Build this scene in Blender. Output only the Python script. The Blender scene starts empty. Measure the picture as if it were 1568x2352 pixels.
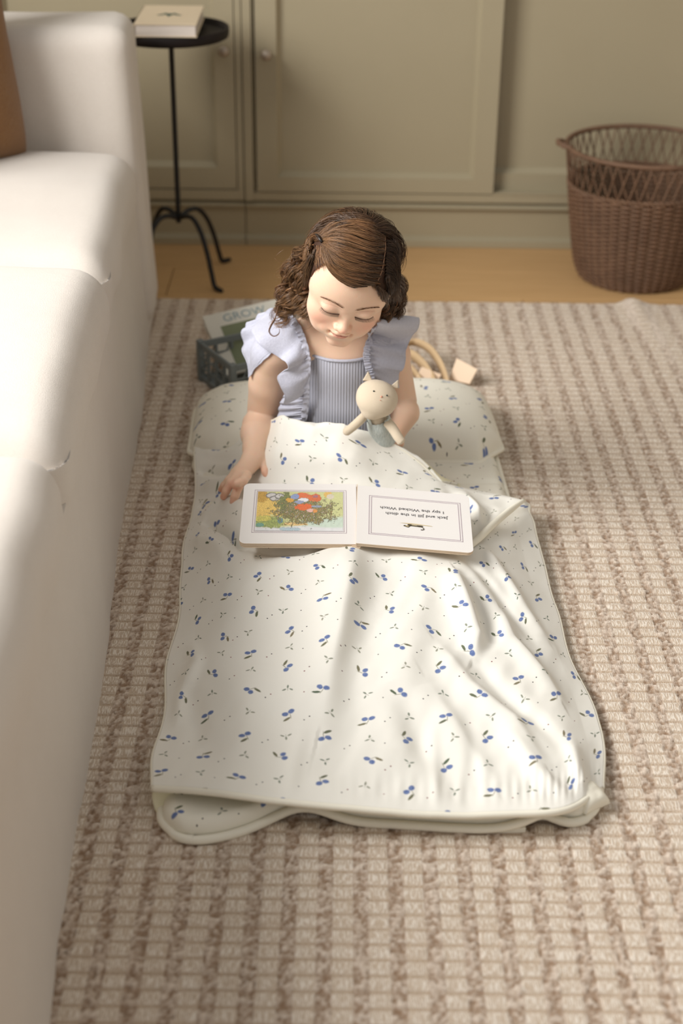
import bpy, bmesh, math, random
import numpy as np
from mathutils import Vector, Matrix

# ---------------------------------------------------------------- camera, light, exposure
S = bpy.context.scene
COL = S.collection
FPX, PITCH, ROLL, CH = 3450.0, math.radians(28.8), math.radians(0.7), 1.3
_fw = np.array([0, math.cos(PITCH), -math.sin(PITCH)]); _r0 = np.array([1.0, 0, 0]); _u0 = np.cross(_r0, _fw)
_rt = _r0*math.cos(ROLL) + _u0*math.sin(ROLL); _up = -_r0*math.sin(ROLL) + _u0*math.cos(ROLL)
cd = bpy.data.cameras.new('camera'); cam = bpy.data.objects.new('camera', cd); COL.objects.link(cam)
cd.sensor_fit = 'VERTICAL'; cd.sensor_height = 36.0; cd.lens = FPX/2352*36.0
cam.matrix_world = Matrix(((_rt[0], _up[0], -_fw[0], 0), (_rt[1], _up[1], -_fw[1], 0), (_rt[2], _up[2], -_fw[2], CH), (0, 0, 0, 1)))
cd.dof.use_dof = True; cd.dof.focus_distance = 2.3; cd.dof.aperture_fstop = 3.0
S.camera = cam
W = bpy.data.worlds.new('sky'); S.world = W; W.use_nodes = True
W.node_tree.nodes['Background'].inputs[0].default_value = (1.0, 0.982, 0.96, 1)
W.node_tree.nodes['Background'].inputs[1].default_value = 0.43
def area(name, loc, target, sx, sy, power, col):
    l = bpy.data.lights.new(name, 'AREA'); l.shape = 'RECTANGLE'; l.size = sx; l.size_y = sy; l.energy = power; l.color = col
    o = bpy.data.objects.new(name, l); COL.objects.link(o); o.location = loc
    o.rotation_euler = (Vector(target)-Vector(loc)).to_track_quat('-Z', 'Y').to_euler(); return o
area('window_daylight', (-2.0, 1.55, 1.85), (0.2, 2.45, 0.1), 1.7, 1.3, 132, (1.0, 0.985, 0.962))
vs = S.view_settings; vs.view_transform = 'Standard'; vs.look = 'None'; vs.gamma = 1.0; vs.exposure = 0.0
vs.use_curve_mapping = False; S.display_settings.display_device = 'sRGB'

def at(x, y, z):
    """point on the level z seen at photo pixel x, y"""
    d = _fw*FPX + _rt*(x-784) + _up*(1176-y); t = (z-CH)/d[2]; return np.array([0, 0, CH]) + d*t
def aty(x, y, Y):
    d = _fw*FPX + _rt*(x-784) + _up*(1176-y); return np.array([0, 0, CH]) + d*(Y/d[1])

# ---------------------------------------------------------------- materials
def lin(c):
    return tuple(((v/255.0)/12.92 if v/255.0 <= 0.04045 else ((v/255.0+0.055)/1.055)**2.4) for v in c)
class N:
    """node maths with operators"""
    def __init__(s, nt, sock): s.nt = nt; s.k = sock
    def _m(s, op, *a):
        n = s.nt.nodes.new('ShaderNodeMath'); n.operation = op
        for i, v in enumerate((s,)+a):
            if isinstance(v, N): s.nt.links.new(v.k, n.inputs[i])
            else: n.inputs[i].default_value = v
        return N(s.nt, n.outputs[0])
    def __add__(s, o): return s._m('ADD', o)
    __radd__ = __add__
    def __sub__(s, o): return s._m('SUBTRACT', o)
    def __rsub__(s, o): return (s*-1.0)+o
    def __mul__(s, o): return s._m('MULTIPLY', o)
    __rmul__ = __mul__
    def __truediv__(s, o): return s._m('DIVIDE', o)
    def floor(s): return s._m('FLOOR')
    def mod2(s): return s._m('FLOORED_MODULO', 2.0)
    def sin(s): return s._m('SINE')
    def cos(s): return s._m('COSINE')
    def abs(s): return s._m('ABSOLUTE')
    def max(s, o): return s._m('MAXIMUM', o)
    def min(s, o): return s._m('MINIMUM', o)
    def sqrt(s): return s._m('SQRT')
    def sm(s, a, b):
        n = s.nt.nodes.new('ShaderNodeMapRange'); n.interpolation_type = 'SMOOTHSTEP'
        s.nt.links.new(s.k, n.inputs[0]); n.inputs[1].default_value = a; n.inputs[2].default_value = b
        n.inputs[3].default_value = 0; n.inputs[4].default_value = 1; return N(s.nt, n.outputs[0])
class M:
    def __init__(s, name, col=(200, 200, 200), rough=0.8, spec=0.3, metal=0.0, sheen=0.0, sss=0.0):
        s.m = bpy.data.materials.new(name); s.m.use_nodes = True; s.nt = s.m.node_tree
        s.b = s.nt.nodes['Principled BSDF']; s.col = lin(col)+(1,)
        s.b.inputs['Base Color'].default_value = s.col; s.b.inputs['Roughness'].default_value = rough
        s.b.inputs['Specular IOR Level'].default_value = spec; s.b.inputs['Metallic'].default_value = metal
        if sheen: s.b.inputs['Sheen Weight'].default_value = sheen
        if sss:
            s.b.inputs['Subsurface Weight'].default_value = sss; s.b.inputs['Subsurface Radius'].default_value = (0.010, 0.0035, 0.002)
            s.b.inputs['Subsurface Scale'].default_value = 1.0
        s._bump = None
    def co(s, kind='Object', scale=(1, 1, 1)):
        t = s.nt.nodes.new('ShaderNodeTexCoord'); mp = s.nt.nodes.new('ShaderNodeMapping')
        mp.inputs['Scale'].default_value = scale; s.nt.links.new(t.outputs[kind], mp.inputs[0]); return mp.outputs[0]
    def xyz(s, kind='Object'):
        n = s.nt.nodes.new('ShaderNodeSeparateXYZ'); s.nt.links.new(s.co(kind), n.inputs[0])
        return [N(s.nt, o) for o in n.outputs]
    def noise(s, scale, det=3, kind='Object', st=(1, 1, 1), rough=0.55):
        n = s.nt.nodes.new('ShaderNodeTexNoise'); n.inputs['Scale'].default_value = scale; n.inputs['Detail'].default_value = det
        n.inputs['Roughness'].default_value = rough; s.nt.links.new(s.co(kind, st), n.inputs['Vector']); return N(s.nt, n.outputs[0])
    def rnd(s, *v, seed=0.0):
        c = s.nt.nodes.new('ShaderNodeCombineXYZ')
        for i, a in enumerate(v): s.nt.links.new(a.k, c.inputs[i])
        c.inputs[2].default_value = seed
        n = s.nt.nodes.new('ShaderNodeTexWhiteNoise'); s.nt.links.new(c.outputs[0], n.inputs[0]); return N(s.nt, n.outputs[0])
    def mix(s, fac, a, b):
        n = s.nt.nodes.new('ShaderNodeMix'); n.data_type = 'RGBA'
        if isinstance(fac, N): s.nt.links.new(fac.k, n.inputs[0])
        else: n.inputs[0].default_value = fac
        for k, v in ((6, a), (7, b)):
            if isinstance(v, tuple): n.inputs[k].default_value = (lin(v) if max(v) > 1 else v)+((1,) if len(v) == 3 else ())
            else: s.nt.links.new(v, n.inputs[k])
        return n.outputs[2]
    def color(s, sock): s.nt.links.new(sock, s.b.inputs['Base Color']); return s
    def attr(s, name='Col'):
        n = s.nt.nodes.new('ShaderNodeVertexColor'); n.layer_name = name; return n.outputs[0]
    def bump(s, h, dist=0.001, strength=1.0):
        n = s.nt.nodes.new('ShaderNodeBump'); n.inputs['Distance'].default_value = dist; n.inputs['Strength'].default_value = strength
        s.nt.links.new(h.k, n.inputs['Height'])
        if s._bump: s.nt.links.new(s._bump, n.inputs['Normal'])
        s._bump = n.outputs[0]; s.nt.links.new(s._bump, s.b.inputs['Normal']); return s

def linen(name, col, col2, sc=900, d=0.00035, sheen=0.25):
    m = M(name, col, 0.92, 0.12, sheen=sheen)
    a = m.noise(sc*1.6, 1, st=(1, 0.3, 1)); b = m.noise(sc*1.6, 1, st=(0.3, 1, 0.6)); c = m.noise(18, 3)
    h = a+b
    m.color(m.mix((h*0.5-0.35)*1.6+(c-0.5)*0.3, col2, col)); m.bump(h, d); m.bump(m.noise(9, 3), 0.008, 0.22); return m.m

paint = M('olive_paint', (164, 153, 128), 0.36, 0.5)
paint.color(paint.mix(paint.noise(3, 3), (160, 149, 123), (168, 157, 131))); paint.bump(paint.noise(350, 2), 0.0003); PAINT = paint.m
oak = M('oak', (198, 160, 110), 0.5, 0.35)
_n = oak.noise(4, 5, st=(1, 12, 1)); _k = oak.noise(30, 4, st=(0.6, 12, 1)); oak.color(oak.mix(_n*0.7+_k*0.3, (180, 140, 92), (216, 178, 128))); oak.bump(_k, 0.0002); OAK = oak.m
WALL = M('plaster', (226, 220, 208), 0.9).m
LINEN = linen('white_linen', (226, 219, 210), (210, 201, 191))
BROWN = linen('brown_linen', (164, 122, 74), (122, 84, 46), 500, 0.0012)
IRON = M('black_iron', (28, 27, 28), 0.5, 0.4); IRON.bump(IRON.noise(120, 3), 0.0006); IRON = IRON.m
WOODTOP = M('dark_tray', (24, 18, 17), 0.6, 0.25); WOODTOP.color(WOODTOP.mix(WOODTOP.noise(20, 3), (20, 15, 14), (32, 23, 21))); WOODTOP = WOODTOP.m
PEWTER = M('pewter', (168, 154, 138), 0.38, 0.5, metal=0.45); PEWTER.bump(PEWTER.noise(60, 2), 0.0003); PEWTER = PEWTER.m

# ---------------------------------------------------------------- mesh helpers
def link(o, parent=None):
    COL.objects.link(o)
    if parent is not None: o.parent = parent
    return o
def mesh(name, V, F, mat=None, parent=None, smooth=True, uv=None, col=None, loc=None):
    me = bpy.data.meshes.new(name); V = np.asarray(V, np.float32).reshape(-1, 3)
    if isinstance(F, np.ndarray):
        F = F.astype(np.int32); k = F.shape[1]; n = len(F)
        me.vertices.add(len(V)); me.vertices.foreach_set('co', V.ravel())
        me.loops.add(n*k); me.loops.foreach_set('vertex_index', F.ravel())
        me.polygons.add(n); me.polygons.foreach_set('loop_start', np.arange(n, dtype=np.int32)*k)
        me.polygons.foreach_set('loop_total', np.full(n, k, np.int32)); me.update(calc_edges=True)
    else: me.from_pydata([tuple(map(float, v)) for v in V], [], F); me.update()
    if smooth: me.polygons.foreach_set('use_smooth', np.ones(len(me.polygons), bool))
    if uv is not None:
        li = np.zeros(len(me.loops), np.int32); me.loops.foreach_get('vertex_index', li)
        me.uv_layers.new(name='UVMap').data.foreach_set('uv', np.asarray(uv, np.float32)[li].ravel())
    if col is not None:
        c = np.ones((len(V), 4), np.float32); c[:, :3] = col
        me.color_attributes.new('Col', 'FLOAT_COLOR', 'POINT').data.foreach_set('color', c.ravel())
    if mat: me.materials.append(mat)
    o = link(bpy.data.objects.new(name, me), parent)
    if loc is not None: o.location = loc
    return o
def tag(o, label, cat, group=None, kind=None):
    o['label'] = label; o['category'] = cat
    if group: o['group'] = group
    if kind: o['kind'] = kind
    return o
def empty(name, loc=(0, 0, 0), rz=0.0):
    o = bpy.data.objects.new(name, None); o.empty_display_size = 0.05; link(o); o.location = loc; o.rotation_euler = (0, 0, rz); return o
def struct(o): o['kind'] = 'structure'; return o
class B:
    """collects simple shapes into one mesh"""
    def __init__(s): s.V = []; s.F = []
    def add(s, V, F):
        k = len(s.V); s.V += [tuple(map(float, v)) for v in V]; s.F += [tuple(int(i)+k for i in f) for f in F]; return s
    def box(s, x0, x1, y0, y1, z0, z1):
        return s.add([(x0, y0, z0), (x1, y0, z0), (x1, y1, z0), (x0, y1, z0), (x0, y0, z1), (x1, y0, z1), (x1, y1, z1), (x0, y1, z1)],
                     [(0, 3, 2, 1), (4, 5, 6, 7), (0, 1, 5, 4), (1, 2, 6, 5), (2, 3, 7, 6), (3, 0, 4, 7)])
    def lathe(s, prof, n=32, c=(0, 0, 0)):
        V = [(c[0]+r*math.cos(a), c[1]+r*math.sin(a), c[2]+z) for r, z in prof for a in [2*math.pi*i/n for i in range(n)]]
        F = [(j*n+i, j*n+(i+1) % n, (j+1)*n+(i+1) % n, (j+1)*n+i) for j in range(len(prof)-1) for i in range(n)]
        return s.add(V, F)
    def tube(s, P, r, n=8, closed=False, flat=1.0, cap=True):
        V, F = tube_np(P, r, n, closed, flat); s.add(V, F)
        if cap and not closed:
            k = len(s.V)-len(V); s.F.append(tuple(k+i for i in range(n))[::-1]); s.F.append(tuple(len(s.V)-n+i for i in range(n)))
        return s
    def build(s, name, mat, parent=None, smooth=False, bevel=0.0, seg=2, loc=None, angle=None):
        o = mesh(name, s.V, s.F, mat, parent, smooth, loc=loc)
        if bevel:
            m = o.modifiers.new('b', 'BEVEL'); m.width = bevel; m.segments = seg; m.limit_method = 'ANGLE'; m.angle_limit = 0.6
            o.data.polygons.foreach_set('use_smooth', np.ones(len(o.data.polygons), bool)); m.harden_normals = True
        return o
def frames(P, closed=False):
    P = np.asarray(P, float); T = np.gradient(P, axis=0)
    if closed: T = np.roll(P, -1, 0)-np.roll(P, 1, 0)
    T /= np.linalg.norm(T, axis=1)[:, None]+1e-12
    a = np.array([0, 0, 1.0]) if abs(T[0][2]) < 0.9 else np.array([1.0, 0, 0])
    Nn = np.zeros_like(P); v = np.cross(T[0], a); v /= np.linalg.norm(v); Nn[0] = v
    for i in range(1, len(P)):
        v = Nn[i-1]-T[i]*np.dot(Nn[i-1], T[i]); Nn[i] = v/(np.linalg.norm(v)+1e-12)
    return P, T, Nn, np.cross(T, Nn)
def tube_np(P, r, n=8, closed=False, flat=1.0):
    P, T, A, Bn = frames(P, closed); m = len(P); r = np.broadcast_to(np.asarray(r, float), (m,))
    th = np.arange(n)*2*math.pi/n
    V = P[:, None]+r[:, None, None]*(A[:, None]*np.cos(th)[None, :, None]+Bn[:, None]*np.sin(th)[None, :, None]*flat)
    F = [(j*n+i, j*n+(i+1) % n, ((j+1) % m)*n+(i+1) % n, ((j+1) % m)*n+i) for j in range(m if closed else m-1) for i in range(n)]
    return V.reshape(-1, 3), F
def cr(P, n):
    """Catmull-Rom through the points"""
    P = np.asarray(P, float); Q = np.vstack([2*P[0]-P[1], P, 2*P[-1]-P[-2]]); t = np.linspace(0, len(P)-1-1e-9, n); i = t.astype(int); f = (t-i)[:, None]
    a, b, c, d = Q[i], Q[i+1], Q[i+2], Q[i+3]
    return 0.5*(2*b+(c-a)*f+(2*a-5*b+4*c-d)*f*f+(3*b-a-3*c+d)*f**3)
def gridF(nu, nv):
    i, j = np.meshgrid(np.arange(nu-1), np.arange(nv-1), indexing='ij'); a = (i*nv+j).ravel()
    return np.stack([a, a+nv, a+nv+1, a+1], 1)
def gridmesh(name, G, mat, parent=None, uv=None, col=None, flip=False):
    nu, nv = G.shape[:2]; F = gridF(nu, nv)
    if flip: F = F[:, ::-1]
    return mesh(name, G.reshape(-1, 3), F, mat, parent, True, None if uv is None else uv.reshape(-1, 2), None if col is None else col.reshape(-1, 3))
_rs = np.random.RandomState(5); _perm = _rs.rand(64, 64)
def vnoise(x, y, s=1.0, seed=0):
    """smooth value noise 0..1 of scale s (cycles per unit)"""
    x = np.asarray(x)*s+seed*7.31+100; y = np.asarray(y)*s+seed*3.77+100; i = np.floor(x).astype(int); j = np.floor(y).astype(int); f = x-i; g = y-j
    f = f*f*(3-2*f); g = g*g*(3-2*g); p = lambda a, b: _perm[a % 64, b % 64]
    return (p(i, j)*(1-f)+p(i+1, j)*f)*(1-g)+(p(i, j+1)*(1-f)+p(i+1, j+1)*f)*g
def rbox(x0, x1, y0, y1, z0, z1, r, n=10, puff=0.0, res=24):
    """rounded box as a dense closed surface; puff swells the middle of its top and sides"""
    bm = bmesh.new(); bmesh.ops.create_cube(bm, size=2.0)
    bmesh.ops.subdivide_edges(bm, edges=bm.edges, cuts=res, use_grid_fill=True)
    V = np.array([v.co[:] for v in bm.verts]); h = np.array([x1-x0, y1-y0, z1-z0])/2; c = np.array([x0+x1, y0+y1, z0+z1])/2
    P = np.sign(V)*(np.abs(V)**0.8)*h; r = min(r, h.min()*0.98); inner = np.clip(P, -(h-r), h-r); d = P-inner; L = np.linalg.norm(d, axis=1)[:, None]+1e-12
    cube = np.max(np.abs(d)/r, axis=1)[:, None]; P = inner+d/L*r*np.minimum(cube, 1)
    if puff: P[:, 2] += puff*np.where(V[:, 2] > 0, 1, -0.3)*np.clip(1-(P[:, 0]/h[0])**2, 0, 1)**0.6*np.clip(1-(P[:, 1]/h[1])**2, 0, 1)**0.5
    P += c; F = [[v.index for v in f.verts] for f in bm.faces]; bm.free(); return P, F

# ---------------------------------------------------------------- the room
fl = B().box(-2.1, 2.6, -0.6, 4.6, -0.06, -0.022).build('floor', WALL); struct(fl)
rnd = random.Random(3)
PW = 0.19; y = 3.83-PW*23
while y < 4.0:
    x = -2.1-rnd.random()*0.9
    while x < 2.6:
        L = rnd.uniform(1.6, 2.2); a, b = max(x, -2.1), min(x+L, 2.6)
        if b-a > 0.1:
            o = B().box(-(b-a)/2+0.0008, (b-a)/2-0.0008, -PW/2+0.0009, PW/2-0.0009, -0.022, 0).build('plank', OAK, fl, bevel=0.0012, seg=1)
            o.location = ((a+b)/2, y+PW/2, 0)
        x += L
    y += PW
struct(B().box(-2.1, 2.6, 4.46, 4.56, 0, 2.6).build('wall_back', WALL))
wl = B(); wl.box(-1.9, -1.8, -0.6, 0.2, 0, 2.6).box(-1.9, -1.8, 2.4, 4.46, 0, 2.6).box(-1.9, -1.8, 0.2, 2.4, 0, 0.85).box(-1.9, -1.8, 0.2, 2.4, 2.6, 2.7)
struct(wl.build('wall_left', WALL))
wn = B()
for yy in (0.2, 1.28, 2.36): wn.box(-1.88, -1.82, yy, yy+0.04, 0.85, 2.45)
for zz in (0.85, 2.56): wn.box(-1.88, -1.82, 0.2, 2.4, zz, zz+0.04)
struct(wn.build('window_1', WALL))

struct(B().box(2.6, 2.7, -0.6, 4.56, 0, 2.6).build('wall_right_unseen', WALL))  # unseen wall, added to block light from the right and bounce some back

# ---------------------------------------------------------------- built-in cabinets
YC = 3.82
def panel_door(name, x0, x1, z0, z1, y, parent, sl, sr, sb, st, th=0.022, mould=0.0115, rec=0.020):
    """a framed door: flat stiles and rails, a sloped moulding, a recessed panel"""
    o = [(x0, z0), (x1, z0), (x1, z1), (x0, z1)]; i1 = [(x0+sl, z0+sb), (x1-sr, z0+sb), (x1-sr, z1-st), (x0+sl, z1-st)]
    i2 = [(x0+sl+mould, z0+sb+mould), (x1-sr-mould, z0+sb+mould), (x1-sr-mould, z1-st-mould), (x0+sl+mould, z1-st-mould)]
    V = [(a, y+th, b) for a, b in o]+[(a, y, b) for a, b in o]+[(a, y, b) for a, b in i1]+[(a, y+0.003, b) for a, b in i1]+[(a, y+rec, b) for a, b in i2]
    F = [(0, 3, 2, 1)]
    for k in range(4):
        j = (k+1) % 4
        for a, b in ((0, 4), (4, 8), (8, 12), (12, 16)): F.append((a+k, a+j, b+j, b+k))
    F.append((16, 17, 18, 19)); return B().add(V, F).build(name, PAINT, parent)
def knob(x, y, z, parent):
    b = B().lathe([(0.0045, 0), (0.0042, 0.012), (0.006, 0.015), (0.0115, 0.018), (0.0142, 0.024), (0.0135, 0.030), (0.009, 0.0345), (0.0, 0.036)], 24)
    o = b.build('knob', PEWTER, parent, smooth=True); o.rotation_euler = (math.pi/2, 0, 0); o.location = (x, y, z); return o
def base(b, x0, x1):
    y = YC
    b.box(x0, x1, y+0.018, 4.45, 0, 0.150)
    b.box(x0, x1, y+0.004, y+0.03, 0, 0.018)
    b.add([(x0, y+0.004, 0.018), (x1, y+0.004, 0.018), (x1, y+0.021, 0.029), (x0, y+0.021, 0.029)], [(0, 1, 2, 3)])
    b.box(x0, x1, y+0.003, y+0.03, 0.104, 0.110)
    b.add([(x0, y+0.003, 0.110), (x1, y+0.003, 0.110), (x1, y+0.024, 0.122), (x0, y+0.024, 0.122)], [(0, 1, 2, 3)])
    b.add([(x0, y+0.010, 0.104), (x1, y+0.010, 0.104), (x1, y+0.003, 0.106), (x0, y+0.003, 0.106)], [(0, 1, 2, 3)])
c1 = empty('fitted_cabinet', (-1.0, YC, 0)); c1.location = (0, 0, 0)
tag(c1, 'olive painted fitted cupboard behind the sofa arm and black side table', 'cabinet')
b = B(); base(b, -1.76, -0.2625); b.box(-1.76, -0.2625, YC+0.024, 4.45, 0.15, 2.4); b.box(-0.2795, -0.2625, YC+0.002, YC+0.03, 0.150, 2.4); b.box(-1.76, -0.2625, YC+0.002, YC+0.03, 0.1225, 0.150)
b.build('body', PAINT, c1, bevel=0.0015)
d = panel_door('door', -0.90, -0.2815, 0.1535, 2.35, YC, c1, 0.05, 0.049, 0.055, 0.05); knob(-0.305, YC, 0.507, d)
c2 = empty('fitted_wardrobe'); tag(c2, 'olive painted fitted wardrobe with sliding panel doors behind the girl and wicker basket', 'wardrobe')
b = B(); base(b, -0.2605, 1.9); b.box(-0.2605, 1.9, YC+0.062, 4.45, 0.15, 2.4); b.box(-0.2605, -0.2385, YC-0.002, YC+0.07, 0.122, 2.4)
b.box(-0.2365, -0.2335, YC+0.001, YC+0.07, 0.15, 2.4); b.box(-0.2605, 1.9, YC+0.004, YC+0.07, 0.122, 0.1445)
b.build('body', PAINT, c2, bevel=0.0015)
d = panel_door('door', -0.229, 0.383, 0.1475, 2.35, YC, c2, 0.053, 0.052, 0.038, 0.05, mould=0.0105); knob(-0.200, YC, 0.499, d)
panel_door('door', 0.36, 1.2, 0.1475, 2.35, YC+0.034, c2, 0.0, 0.05, 0.045, 0.05, th=0.028)
b = B().box(0.383, 1.9, YC+0.002, YC+0.01, 0.1445, 0.150); b.build('track', PAINT, c2)

# ---------------------------------------------------------------- rug
RP, RPH = 0.0432, 0.461
def rug_h(X, Y):
    ph = (X-RPH)/RP; cream = 0.5-0.5*np.cos(2*np.pi*ph); cm = np.clip((cream-0.42)*6+0.5, 0, 1)
    row = np.abs(np.sin(np.pi*Y/0.0245))**0.55
    tow = 0.5+0.5*np.cos(2*np.pi*X/0.0048+0.6*np.sin(Y*300))
    h1 = 0.0040*row
    loops = vnoise(X, Y, 210, 3)*0.6+vnoise(X, Y*1.0, 330, 5)*0.4
    rr = 0.55+0.45*np.abs(np.sin(np.pi*Y/0.0245+0.4))**0.7
    h2 = 0.0050*np.clip(loops*1.7-0.25, 0, 1)*rr
    return h2*(1-cm)+h1*cm
xs = np.arange(-0.62, 1.32, 0.0030); ys = np.arange(0.95, 3.412, 0.0034)
X, Y = np.meshgrid(xs, ys, indexing='ij'); Z = 0.006+rug_h(X, Y)
edge = np.clip((3.412-Y)/0.012, 0, 1); Z = 0.001+(Z-0.001)*np.sqrt(edge)
Z += 0.016*np.exp(-((X-0.69-0.10*(3.41-Y))/0.028)**2)*np.exp(-((3.41-Y)/0.12))
Yw = Y-0.004*np.sin(X*9)*(1-edge)+0.0025*vnoise(X, Y*0, 60, 2)*(Y > 3.39)
rug = M('rug_wool', (214, 203, 188), 0.95, 0.08, sheen=0.15)
x_, y_, z_ = rug.xyz()
ph = (x_-RPH)*(2*math.pi/RP); creamm = ((0.5-0.5*ph.cos())-0.42)*6+0.5; creamm = creamm.max(0.0).min(1.0)
row = (y_*(math.pi/0.0245)).sin().abs()
thr = rug.noise(620, 1, st=(1, 0.10, 1)); spk = rug.noise(190, 2, st=(1, 0.7, 1), rough=0.6); fine = rug.noise(900, 2)
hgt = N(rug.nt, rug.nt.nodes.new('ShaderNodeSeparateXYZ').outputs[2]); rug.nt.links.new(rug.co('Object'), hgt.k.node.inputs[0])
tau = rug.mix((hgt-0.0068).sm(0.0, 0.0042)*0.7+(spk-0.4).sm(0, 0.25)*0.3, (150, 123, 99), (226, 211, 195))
crm = rug.mix(row.sm(0.10, 0.55), (180, 157, 133), (230, 219, 205)); crm = rug.mix((thr-0.42).sm(0, 0.2), (198, 179, 158), crm)
rug.color(rug.mix(creamm, tau, crm)); rug.bump(thr+fine*0.5, 0.0010)
rg = gridmesh('rug', np.stack([X, Yw, Z], -1), rug.m, flip=False)
tag(rg, 'cream and taupe striped chunky woven rug on the oak floor', 'rug')

# ---------------------------------------------------------------- sofa
sofa = empty('sofa', (-0.460, 3.38, 0), math.atan2(0.0605, 1)); tag(sofa, 'white linen slipcovered sofa along the left side of the rug', 'sofa')
# local frame: +x out to the room, -x into the sofa, -y towards the camera
def sofapart(name, V, F, mat=LINEN, wr=0.004, sc=5.0, seed=0):
    V = np.asarray(V, float); V[:, 2] += wr*(vnoise(V[:, 0]*1.0+V[:, 2], V[:, 1], sc, seed)-0.5)*np.clip(V[:, 2]*20, 0, 1)
    V[:, 0] += wr*(vnoise(V[:, 1], V[:, 2], sc*1.3, seed+9)-0.5); return mesh(name, V, F, mat, sofa)
ny, nz = 260, 60
yy = np.linspace(0.0, -2.75, ny); zz = np.linspace(0.004, 0.34, nz); Yg, Zg = np.meshgrid(yy, zz, indexing='ij')
Xg = -0.012+0.020*(1-Zg/0.34)**1.6+0.004*np.sin(Yg*7)*(1-Zg/0.34)+0.003*(vnoise(Yg, Zg*0.5, 14, 4)-0.5)
skirt_b = B()
G = np.stack([Xg, Yg, Zg], -1); gm = gridmesh('skirt', G, LINEN, sofa, flip=True); gm.modifiers.new('s', 'SOLIDIFY').thickness = 0.012; gm.modifiers['s'].offset = 0
V, F = rbox(-1.05, -0.024, -2.75, -0.02, 0.03, 0.405, 0.03, res=20); sofapart('base', V, F)
for k, (a, b2) in enumerate(((-0.957, -0.232), (-1.652, -0.945), (-2.36, -1.640))):
    V, F = rbox(-0.80, 0.002, a, b2, 0.300, 0.437, 0.056, res=44, puff=0.030)
    # soft waterfall front with a few creases near the seam
    V[:, 2] -= 0.020*np.exp(-((V[:, 1]-a)/0.05)**2)*(V[:, 2] > 0.40)
    V[:, 2] += 0.0016*np.sin((V[:, 1]-a)*110+V[:, 0]*40)*np.exp(-np.abs(V[:, 1]-b2)/0.05)*np.exp(-((V[:, 0]+0.07)/0.08)**2)
    sofapart('seat_cushion', V, F, wr=0.009, sc=7, seed=k)
V, F = rbox(-1.05, 0.0, -0.222, 0.0, 0.02, 0.685, 0.045, res=40)
t = np.clip((0.685-V[:, 2])/0.685, 0, 1); V[:, 0] += np.where(V[:, 0] > -0.3, 0.022*t, 0); sofapart('arm', V, F, wr=0.006, sc=4)
V, F = rbox(-1.05, 0.0, -2.75, -2.53, 0.02, 0.60, 0.05, res=20); V[:, 0] -= 0.02; sofapart('arm', V, F, wr=0.006, sc=4)
V, F = rbox(-1.07, -0.84, -2.75, 0.0, 0.02, 0.86, 0.06, res=24); sofapart('backrest', V, F)
def pillow_mesh(w, h, t, n=48):
    u = np.linspace(-1, 1, n); U, Vv = np.meshgrid(u, u, indexing='ij'); p = np.clip((1-U**4), 0, 1)**0.55*np.clip((1-Vv**4), 0, 1)**0.55
    X = U*w/2*(1-0.07*(1-Vv**2)*0-0.05*Vv**2*0)*(1-0.06*(1-np.abs(Vv))*np.abs(U)); Y = Vv*h/2*(1-0.06*(1-np.abs(U))*np.abs(Vv))
    Z = t/2*p*(1+0.12*(vnoise(U, Vv, 3, 8)-0.5)); top = np.stack([X, Y, Z], -1); bot = np.stack([X, Y, -Z], -1)
    V = np.vstack([top.reshape(-1, 3), bot.reshape(-1, 3)]); F = gridF(n, n); return V, np.vstack([F, F[:, ::-1]+n*n])
V, F = pillow_mesh(0.50, 0.50, 0.17)
pw = mesh('throw_pillow', V, F, BROWN); pw.location = (-0.840, 2.93, 0.690); pw.rotation_euler = (math.radians(78), math.radians(4), math.radians(54))
tag(pw, 'brown linen throw pillow leaning in the corner of the sofa', 'pillow')

# ---------------------------------------------------------------- side table with a book
TX, TY = -0.409, 3.58
st = empty('side_table', (TX, TY, 0)); tag(st, 'black iron pedestal side table with a round tray top beside the sofa arm', 'side table')
B().lathe([(0, 0.586), (0.128, 0.583), (0.134, 0.586), (0.1355, 0.592), (0.1355, 0.606), (0.134, 0.6075), (0.1315, 0.6065), (0.130, 0.5955), (0.127, 0.594), (0, 0.594)], 72).build('tray_top', WOODTOP, st, smooth=True)
B().lathe([(0.0065, 0.14), (0.0062, 0.30), (0.0062, 0.575), (0.012, 0.580), (0.02, 0.584)], 20).build('pole', IRON, st, smooth=True)
for k, (dx, dy) in enumerate(((0.101, -0.104), (0.104, 0.106), (-0.101, -0.104), (-0.104, 0.104))):
    P = [(0.0, 0.150), (0.22, 0.163), (0.42, 0.160), (0.60, 0.132), (0.74, 0.088), (0.84, 0.040), (0.90, 0.012), (0.97, 0.006), (1.10, 0.0055)]
    P3 = cr([(dx*a, dy*a, z) for a, z in P], 40); r = np.interp(np.arange(40), [0, 30, 36, 39], [0.0062, 0.006, 0.0065, 0.005])
    B().tube(P3, r, 10).build('leg', IRON, st, smooth=True)
def book_closed(name, x, y, z, w, d, h, rz, cover, pages, label, ornament=True):
    r = empty(name, (x, y, z), rz); tag(r, label, 'book'); t = 0.0025
    pg = B().box(-w/2+0.004, w/2-0.003, -d/2+0.003, d/2-0.003, t, h-t).build('page_block', pages, r)
    cv = B().box(-w/2, w/2, -d/2, d/2, 0, t).box(-w/2, w/2, -d/2, d/2, h-t, h).box(-w/2, -w/2+t, -d/2, d/2, 0, h).build('cover', cover, r, bevel=0.0008)
    return r, cv
COVER = linen('cloth_cover', (226, 210, 184), (214, 196, 168), 1200, 0.0003, 0.0)
PAGES = M('page_edges', (214, 204, 196), 0.8); PAGES.color(PAGES.mix(PAGES.noise(600, 2, st=(0.02, 0.02, 1)), (190, 178, 168), (228, 219, 210))); PAGES = PAGES.m
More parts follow.
